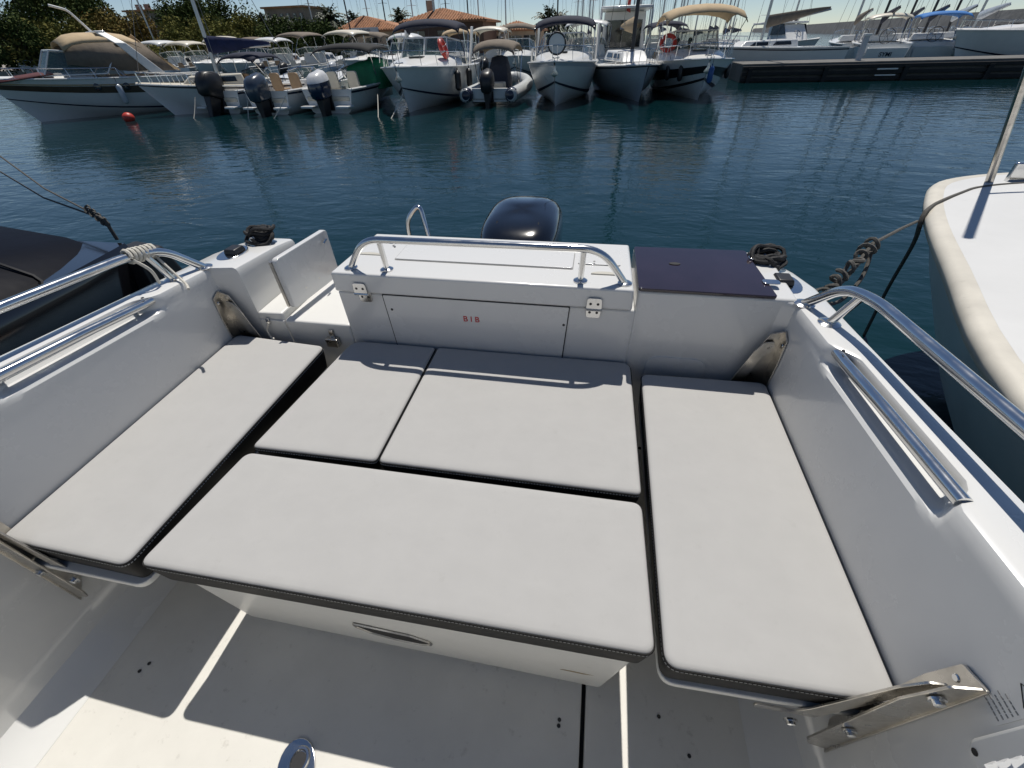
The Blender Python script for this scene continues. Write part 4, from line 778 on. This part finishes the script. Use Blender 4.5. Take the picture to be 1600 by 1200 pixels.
# cushions: top panel, black border, stitching
def cushion(poly, r_, label, z1=1.10, z0=.985):
    def off(d):
        m = len(poly); q = []
        for i in range(m):
            a, b, c = Vector(poly[i-1]), Vector(poly[i]), Vector(poly[(i+1)%m]); e1 = (b-a).normalized(); e2 = (c-b).normalized()
            n1, n2 = Vector((-e1.y,e1.x)), Vector((-e2.y,e2.x)); k = 1+n1.dot(n2); q.append(tuple(b+(n1+n2)*d/k))
        return rpolyg(q, [max(x-d*.7,.006) for x in r_], 6)
    P = off(0); inset = lambda _p, d: off(d)
    cxm = sum(p[0] for p in poly)/4; cym = sum(p[1] for p in poly)/4
    e = root('cushion', OWN((cxm,cym,z0)), label, 'cushion', 'cockpit cushions')
    B_(MB().loft([[(*p,z1-.010) for p in P],[(*p,z1-.005) for p in inset(P,.0015)],[(*p,z1-.001) for p in inset(P,.006)],[(*p,z1+.0005) for p in inset(P,.014)],[(*p,z1+.002) for p in inset(P,.03)]]), 'top_panel', FAB, e, sm=50)
    B_(MB().loft([[(*p,z0) for p in inset(P,.014)],[(*p,z0+.006) for p in inset(P,.008)],[(*p,z1-.04) for p in inset(P,.0)],[(*p,z1-.0101) for p in inset(P,-.0006)]]), 'border', VIN, e, sm=60)
    B_(MB().tube([(*p,z1-.0105) for p in inset(P,-.001)],.0028,n=5,closed=True), 'piping', VIN, e)
    mb = MB(); Q = inset(P,-.0015); m = len(Q)
    for i in range(m):
        a, b = Vector((*Q[i],0)), Vector((*Q[(i+1)%m],0)); L = (b-a).length; k = max(1,int(L/.0095))
        for j in range(k):
            p, q = a.lerp(b,(j+.15)/k), a.lerp(b,(j+.75)/k); d = (q-p).normalized()*1 if (q-p).length > 0 else Vector((1,0,0)); nn = Vector((d.y,-d.x,0))*.0012
            mb.add([p+nn+Vector((0,0,z1-.0185)),q+nn+Vector((0,0,z1-.0185)),q+nn+Vector((0,0,z1-.0163)),p+nn+Vector((0,0,z1-.0163)),p-nn+Vector((0,0,z1-.0185)),q-nn+Vector((0,0,z1-.0185)),q-nn+Vector((0,0,z1-.0163)),p-nn+Vector((0,0,z1-.0163))],[(0,1,2,3),(7,6,5,4),(3,2,6,7),(0,4,5,1)])
    so_ = B_(mb,'stitching',THREAD,e,sm=0); so_['kind'] = 'stuff'
cushion([(-1.139,.345),(.243,.354),(.235,.757),(-1.093,.751)],[.03,.03,.03,.03],'long grey cushion nearest us on the white seat box')
cushion([(-1.092,.776),(-.632,.783),(-.630,1.432),(-1.028,1.43)],[.02,.02,.012,.06],'smaller grey back cushion left of the seam by the transom')
cushion([(-.622,.783),(.236,.787),(.226,1.44),(-.619,1.434)],[.02,.02,.04,.012],'larger grey back cushion right of the seam under the red lettering')
cushion([(.263,.335),(.742,.345),(.743,1.386),(.268,1.374)],[.035,.02,.03,.03],'long grey side cushion along the right bulwark')
cushion([(-1.612,.345),(-1.173,.335),(-1.142,1.37),(-1.613,1.40)],[.02,.03,.03,.03],'long grey side cushion along the left bulwark')
# transom wall, locker module, panel with red letters
tw = B_(MB().box((-.415,1.478,.945),(1.25,.05,.79)), 'transom_wall', GEL, bevel=.01)
B_(MB().loft([[(x,1.455,z) for x,z in ((.205,.552),(.76,.552),(.76,1.425),(.205,1.425))],[(x,1.86,z) for x,z in ((.205,.552),(.76,.552),(.76,1.425),(.205,1.425))]]), 'lid_locker', GEL, bevel=.012)
B_(MB().loft([[(p[0],1.4535-d,p[1]) for p in q] for d,q in ((-.004,rpoly(.29,.98,.53,1.135,.05)),(.004,rpoly(.292,.98,.528,1.133,.05)),(.006,rpoly(.305,.98,.515,1.12,.045)))]), 'moulded_panel', GEL, sm=60)
B_(MB().box((-.415,1.66,.945),(1.24,.33,.79)), 'locker_body', GEL)
mod = B_(MB().hexa([(-1.035,1.432,1.350),(.192,1.432,1.350),(.192,1.835,1.350),(-1.035,1.835,1.350),(-1.028,1.427,1.440),(.186,1.427,1.440),(.180,1.83,1.446),(-1.0,1.83,1.446)]), 'locker_lid', GEL, bevel=.010)
B_(MB().prism(rpoly(-.80,1.57,-.05,1.735,.008),1.4445,1.4475), 'inset_panel', GEL, mod, bevel=.001)
B_(MB().prism(rpoly(-.80-.004,1.566,-.05+.004,1.739,.008),1.4405,1.4443), 'panel_seam', mat('seam_grey',(.3,.3,.3),.7), mod)
B_(MB().prism(rpoly(-.03,1.615,.14,1.76,.01),1.4445,1.4475), 'inset_panel', GEL, mod, bevel=.001)
for x,y in ((-.93,1.60),(.08,1.535)): B_(MB().prism([(x+.055*math.cos(a),y+.022*math.sin(a)) for a in (math.pi*k/12 for k in range(13))],1.4415,1.4462), 'finger_recess', mat('recess_beige',(.52,.50,.44),.5), mod, bevel=.001)
for x,y in ((-.86,1.70),(-.85,1.69),(.035,1.64),(.035,1.62)): B_(MB().lathe([(.001,1.447),(.005,1.447),(.004,1.4495),(.001,1.4495)],(x,y,0),8), 'screw_head', STEELW, mod)
bib = B_(MB().prism(rpolyg([(-.818,1.02),(-.068,1.02),(-.047,1.337),(-.833,1.337)],.006),0,.004,lambda p,h:(p[0],1.4525-h,p[1])), 'raft_panel', GEL, tw, bevel=.0015)
B_(MB().prism(rpolyg([(-.822,1.016),(-.064,1.016),(-.043,1.341),(-.837,1.341)],.006),0,.002,lambda p,h:(p[0],1.4525-h,p[1])), 'panel_gap', DARK, tw)
for x,z in ((-.805,1.27),(-.064,1.255)): B_(MB().lathe([(.001,0),(.006,0),(.005,.002),(.001,.002)],(x,1.4485,z),10,Matrix.Rotation(math.pi/2,3,'X')), 'screw_head', BLKP, bib)
def own_frame(p, e1, e2):
    o = OWN(p); X = (TILT @ Vector(e1)).normalized(); Y = (TILT @ Vector(e2)).normalized(); Zv = X.cross(Y)
    return Matrix(((X.x,Y.x,Zv.x,o.x),(X.y,Y.y,Zv.y,o.y),(X.z,Y.z,Zv.z,o.z),(0,0,0,1)))
loc = lambda M: Matrix.Translation(-Vector(ORG[own.name])) @ M
text('B I B','red_lettering',.041,RED,bib,loc(own_frame((-.4535,1.4478,1.249),(1,0,0),(0,0,1))),.0006)
for x in (-.913,.048):      # hinges
    for k,(za,zb) in enumerate(((1.352,1.40),(1.30,1.348))):
        y0 = 1.4275 if k == 0 else 1.4525
        hg = B_(MB().prism(rpolyg([(x-.03,za),(x+.03,za),(x+.027,zb),(x-.027,zb)] if k==0 else [(x-.027,za),(x+.027,za),(x+.03,zb),(x-.03,zb)],.01,3),0,.004,lambda p,h:(p[0],y0-h-.002,p[1])), 'hinge', STEEL, mod if k == 0 else tw, bevel=.001)
        for dx in (-.014,.014): B_(MB().lathe([(.001,0),(.0055,0),(.004,.0015),(.001,.0015)],(x+dx,y0-.0065,(za+zb)/2),10,Matrix.Rotation(math.pi/2,3,'X')), 'screw_head', BLKP, hg)
    B_(MB().tube([(x-.03,1.4235,1.351),(x+.03,1.4235,1.351)],.0055,n=8), 'hinge_pin', STEEL, mod)
def foot(p, par, r_=.027): B_(MB().lathe([(r_,0),(r_,.003),(r_*.75,.007),(r_*.55,.009)],p,18), 'foot', STEEL, par)
rl = B_(MB().tube(bend([(-.957,1.475,1.44),(-.865,1.462,1.572),(.055,1.462,1.575),(.153,1.478,1.44)],.085,8),.0135,n=14), 'transom_rail', STEEL)
for x in (-.80,-.013): B_(MB().tube([(x,1.478,1.44),(x+.003,1.463,1.565)],.011,n=12), 'post', STEEL, rl); foot((x,1.478,1.441),rl)
foot((-.957,1.475,1.441),rl); foot((.153,1.478,1.441),rl)
# smoked lid with hinges
sl = B_(MB().prism(rpolyg([(.203,1.448),(.682,1.448),(.660,1.838),(.203,1.828)],.012),1.428,1.440), 'smoked_lid', SMOKE, bevel=.003)
for y in (1.55,1.76): B_(MB().prism(rpoly(.655,y-.018,.715,y+.018,.012),1.4405,1.446), 'hinge', STEEL, sl, bevel=.002)
B_(MB().prism([(.355+.022*math.cos(a),1.67+.011*math.sin(a)) for a in (2*math.pi*k/16 for k in range(16))],1.4402,1.4425), 'finger_hole', DARK, sl)
# passage, sill, gate door
B_(MB().prism([(-1.37,1.452),(-1.04,1.452),(-1.04,1.9),(-1.37,1.9)],.552,1.165), 'passage_sill', GELM, bevel=.012)
B_(MB().prism([(-1.375,1.462),(-1.50,1.456),(-1.50,1.9),(-1.375,1.9)],.552,1.195), 'passage_side', GELM, bevel=.01)
B_(MB().prism([(-1.5,1.452),(-1.372,1.452),(-1.372,1.46),(-1.5,1.46)],.552,1.16), 'passage_face', GELM, bevel=.003)
gd = B_(MB().prism(rpoly(1.505,1.198,1.868,1.442,.02),0,.026,lambda p,h:(-1.352+.04*(p[0]-1.505)/.36+h,p[0],p[1])), 'gate_door', GEL, bevel=.005)
B_(MB().box((-1.356,1.506,1.32),(.012,.012,.22)), 'door_hinge', STEELW, gd)
B_(MB().tube([(-1.292,1.83,1.40),(-1.278,1.83,1.405),(-1.278,1.80,1.395)],.005,n=6), 'latch', STEEL, gd)
for y in (1.60,1.70,1.78): B_(MB().lathe([(.001,0),(.004,0),(.003,.0015),(.001,.0015)],(-1.315+.04*(y-1.505)/.36,y,1.26),8,Matrix.Rotation(math.pi/2,3,'Y')), 'screw_head', STEELW, gd)
B_(MB().box((-1.139,1.436,1.075),(.06,.03,.045)).box((-1.139,1.445,1.11),(.022,.012,.05)), 'catch_box', STEELW, bevel=.004)
B_(MB().box((-1.455,1.449,1.155),(.018,.008,.03)), 'eye_plate', STEEL, bevel=.002)
tag(MB().tube([OWN(p) for p in smooth_path([(-1.455,1.44,1.15),(-1.44,1.432,1.155),(-1.462,1.43,1.12),(-1.458,1.425,1.08),(-1.43,1.41,1.065),(-1.41,1.39,1.103)])],.0045,n=6).build('cord', ROPEW),'short white cord hanging from an eye beside the gate door','cord')
# swim platform
sp = B_(MB().box((-.435,2.12,.93),(2.1,.46,.06)), 'swim_platform', GELM, bevel=.015)
for k in range(9): B_(MB().box((-1.05,1.93+.045*k,.965),(.75,.036,.012)), 'plank', TEAK, sp, bevel=.002)
lr = B_(MB().tube(bend([(-.965,2.12,.96),(-.975,2.14,1.40),(-.895,2.16,1.485),(-.84,2.1,1.28),(-.82,2.08,.96)],.05,6),.012,n=12), 'ladder_rail', STEEL)
# outboard engine
en = root('outboard_engine',(0,0,0)); en.parent = own; ORG[en.name] = ORG[own.name]
rings = []
for z,hw,y0,y1 in ((.95,.16,2.02,2.55),(1.02,.205,1.98,2.66),(1.15,.222,1.96,2.72),(1.27,.226,1.965,2.72),(1.318,.224,1.985,2.71),(1.355,.214,2.02,2.68),(1.385,.19,2.07,2.62),(1.405,.15,2.14,2.54),(1.414,.09,2.22,2.44),(1.417,.03,2.30,2.36)):
    rings.append([(-.372+hw*math.copysign(abs(math.cos(a))**.62,math.cos(a)),(y0+y1)/2+(y1-y0)/2*math.copysign(abs(math.sin(a))**.7,math.sin(a)),z+.012*math.sin(a)) for a in (2*math.pi*k/32 for k in range(32))])
cw = B_(MB().loft(rings), 'cowling', COWL, en, sm=60, sub=1)
for sx in (-.105,.105): B_(MB().tube([(-.372+sx*(1.12-.1*k/6),1.975+.05*k+.018*max(0,k-3)**2*.4,1.292+.022*k+(.004*k)) for k in range(0,5)],.004,n=5), 'cowl_ridge', BLKP, cw)
B_(MB().loft([[(-.372+a*hw,2.3+b*hl,z) for a,b in ((-1,-1),(1,-1),(1,1),(-1,1))] for z,hw,hl in ((.96,.13,.2),(.6,.09,.16),(.1,.06,.14))]), 'leg', BLKP, en, bevel=.02)
B_(MB().box((-.372,1.97,.82),(.3,.22,.35)), 'clamp_bracket', BLKP, en, bevel=.02)
# gunwale grab rails and the hand rails in the scooped recess
for s in (1,-1):
    X = lambda x: mir(x,s)
    path = [(X(.775),1.448,zt(1.448)),(X(.815),1.345,1.538),(X(.838),1.22,1.562),(X(.842),.7,1.598),(X(.845),0,1.655),(X(.845),-1.2,1.73)]
    g = B_(MB().tube(bend(path,.07,7),.0165,n=16), 'grab_rail', STEEL); foot((X(.775),1.448,zt(1.448)),g,.034)
    for y in (1.312,.05,-.9): B_(MB().tube([(X(.803),y,zt(y)),(X(.832),y-.035,zt(y)+.125)],.0135,n=12), 'post', STEEL, g); foot((X(.803),y,zt(y)),g,.034)
    hr = B_(MB().tube([(X(.777),1.168,zt(1.168)-.022),(X(.774),1.1,zt(1.1)-.02),(X(.772),.9,zt(.9)-.012),(X(.772),.6,zt(.6)-.008)],.0155,n=14), 'hand_rail', STEEL)
    for y in (1.135,.635): B_(MB().lathe([(.001,0),(.006,0),(.005,.002),(.001,.002)],(X(.772),y,zt(y)+.0035),10), 'screw_head', BLKP, hr); 
    for y in (1.1,.65): B_(MB().tube([(X(.774),y,zt(y)-.02),(X(.81),y,zt(y)-.05)],.009,n=8), 'bracket_stub', STEEL, hr)
    cl = B_(MB().prism([(X(.765)+.056*math.cos(a),1.615+.085*math.sin(a)) for a in (2*math.pi*k/20 for k in range(20))],zt(1.62)-.002,zt(1.62)+.007), 'cleat_plate', STEEL, bevel=.003)
    B_(MB().hexa([(X(.755)+a,1.62+b,z) for z,kx in ((zt(1.62)+.007,1),(zt(1.62)+.03,.85)) for a,b in ((-.032*kx,-.035*kx),(.032*kx,-.035*kx),(.032*kx,.04*kx),(-.032*kx,.04*kx))]), 'cleat_pad', BLKP, cl, bevel=.006)
    B_(MB().tube([(X(.74),1.73,zt(1.8)+.035),(X(.74),1.80,zt(1.8)+.03),(X(.74),1.87,zt(1.8)+.035)],.01,n=8).tube([(X(.74),1.80,zt(1.8)-.01),(X(.74),1.80,zt(1.8)+.03)],.012,n=8), 'horn_cleat', GEL)
    mb = MB(); rnd = random.Random(11+s)
    for k in range(15):
        a0 = rnd.uniform(0,3.14); R_ = rnd.uniform(.036,.066); c = Vector((X(.738)+rnd.uniform(-.018,.018),1.80+rnd.uniform(-.022,.022),zt(1.8)+.018+.0024*k+rnd.uniform(0,.006)))
        ax = Matrix.Rotation(a0,3,'Z') @ Matrix.Rotation(rnd.uniform(-.45,.45),3,'X')
        mb.tube([OWN(c+ax @ Vector((R_*math.cos(a)*1.15,R_*.8*math.sin(a),.008*math.sin(3*a+k)))) for a in (2*math.pi*j/18 for j in range(18))],.0095,n=7,closed=True)
    tag(mb.build('rope_coil', ROPEB),'black rope coiled on the right quarter cleat beside the smoked lid' if s > 0 else 'black rope coiled on the left quarter behind the gate door','rope')
# rope turns on the left grab rail
mb = MB(); pa, pb_ = Vector((mir(.838,-1),1.22,1.562)), Vector((mir(.8375,-1),1.335,1.54)); d = (pb_-pa).normalized(); u = d.cross(Vector((0,0,1))).normalized(); v = u.cross(d)
mb.tube([OWN(pa.lerp(pb_,k/72)+(u*math.cos(k*.61)+v*math.sin(k*.61))*.0235) for k in range(73)],.0075,n=7)
mb.tube([OWN(p) for p in smooth_path([pa+Vector((.02,0,-.01)),pa+Vector((.045,.02,-.06)),pa+Vector((.035,.03,-.12))])],.0065,n=6)
mb.tube([OWN(p) for p in smooth_path([pb_+Vector((.015,-.02,-.02)),pb_+Vector((.07,-.03,-.09)),pb_+Vector((.115,-.05,-.115)),pb_+Vector((.15,-.08,-.12))])],.0065,n=6)
tag(mb.build('rope_lashing', ROPEW),'cream rope wound round the left grab rail with loose ends','rope')
# steel seat brackets on the bulwarks
def bracket(s, y, front):
    X = lambda x: mir(x,s); f = -1 if front else 1
    b = B_(MB().prism(rpolyg([(y-.004,.72),(y+.055*-f,.80),(y+.055*-f,1.20),(y+.045*-f,1.30),(y-.004,1.32)] if True else [],.006,3),0,.005,lambda p,h:(X(.7475-h),p[0],p[1])), 'seat_bracket', STEELW, bevel=.001)
    B_(MB().prism(rpolyg([(.746,.74),(.69,.76),(.672,.80),(.672,1.20),(.70,1.30),(.746,1.315)],.006,3),0,.005,lambda p,h:(X(p[0]),y+f*.0-h*f,p[1])), 'gusset', STEELW, b, bevel=.001)
    yy = y-.012*f
    B_(MB().prism(rpolyg([(.50,.935),(.50,.957),(.585,.958),(.605,1.0),(.665,1.225),(.69,1.27),(.72,1.275),(.732,1.245),(.70,1.20),(.635,.94)],.008,3),0,.005,lambda p,h:(X(p[0]),yy-h*f,p[1])), 'arm', STEELW, b, bevel=.001)
    for x,z in ((.708,1.245),(.70,.95),(.575,.947)):
        B_(MB().lathe([(.001,-.004),(.015,-.004),(.015,.0),(.010,.0),(.010,.007),(.006,.009),(.001,.009)],(X(x),y-.006 if front else y-.008,z),14,Matrix.Rotation(math.pi/2,3,'X')), 'bolt', STEEL, b)
    B_(MB().lathe([(.001,0),(.008,0),(.006,.002),(.001,.002)],(X(.742),y-f*.03,1.27),12,Matrix.Rotation(-s*math.pi/2,3,'Y')), 'screw_head', STEEL, b)
for s in (1,-1): bracket(s,.322,True); bracket(s,1.425,False)
# warning sticker and louvred vent on the right bulwark
stk = B_(MB().prism(rpoly(.279,1.29,.322,1.42,.004),0,.0008,lambda p,h:(.7495-h,p[0],p[1])), 'warning_label', GEL)
B_(MB().tube([(.7482,.290,1.362),(.7482,.290,1.402),(.7482,.318,1.382)],.0012,n=5,closed=True), 'warning_triangle', BLKT, stk)
B_(MB().box((.748,.299,1.382),(.001,.009,.004)).box((.748,.3065,1.382),(.001,.003,.004)), 'exclamation_mark', BLKT, stk)
mb = MB()
for k in range(5):
    y_ = .284
    while y_ < .314: wl = rnd.uniform(.003,.009); mb.box((.7483,y_+wl/2,1.302+.0105*k),(.0008,wl,.0022)); y_ += wl+.0014
tx = B_(mb,'small_print',mat('grey_print',(.25,.25,.25),.7),stk); tx['kind'] = 'stuff'
vt = B_(MB().prism(rpoly(-.06,1.225,.268,1.46,.025),0,.016,lambda p,h:(.7495-h,p[0],p[1])), 'vent', GELM, bevel=.006)
for k in range(7):
    z = 1.265+.027*k
    B_(MB().box((.7332,.10,z-.006),(.0012,.262,.013)), 'slot', DARK, vt)
    B_(MB().hexa([(.7335,-.03,z-.001),(.7335,.235,z-.001),(.7335,.235,z+.009),(.7335,-.03,z+.009),(.722,-.025,z-.004),(.722,.23,z-.004),(.729,.23,z+.004),(.729,-.025,z+.004)]), 'slat', GEL, vt)
B_(MB().lathe([(.001,0),(.006,0),(.006,.001),(.001,.001)],(.7333,.25,1.24),12,Matrix.Rotation(-math.pi/2,3,'Y')), 'screw_hole', DARK, vt)
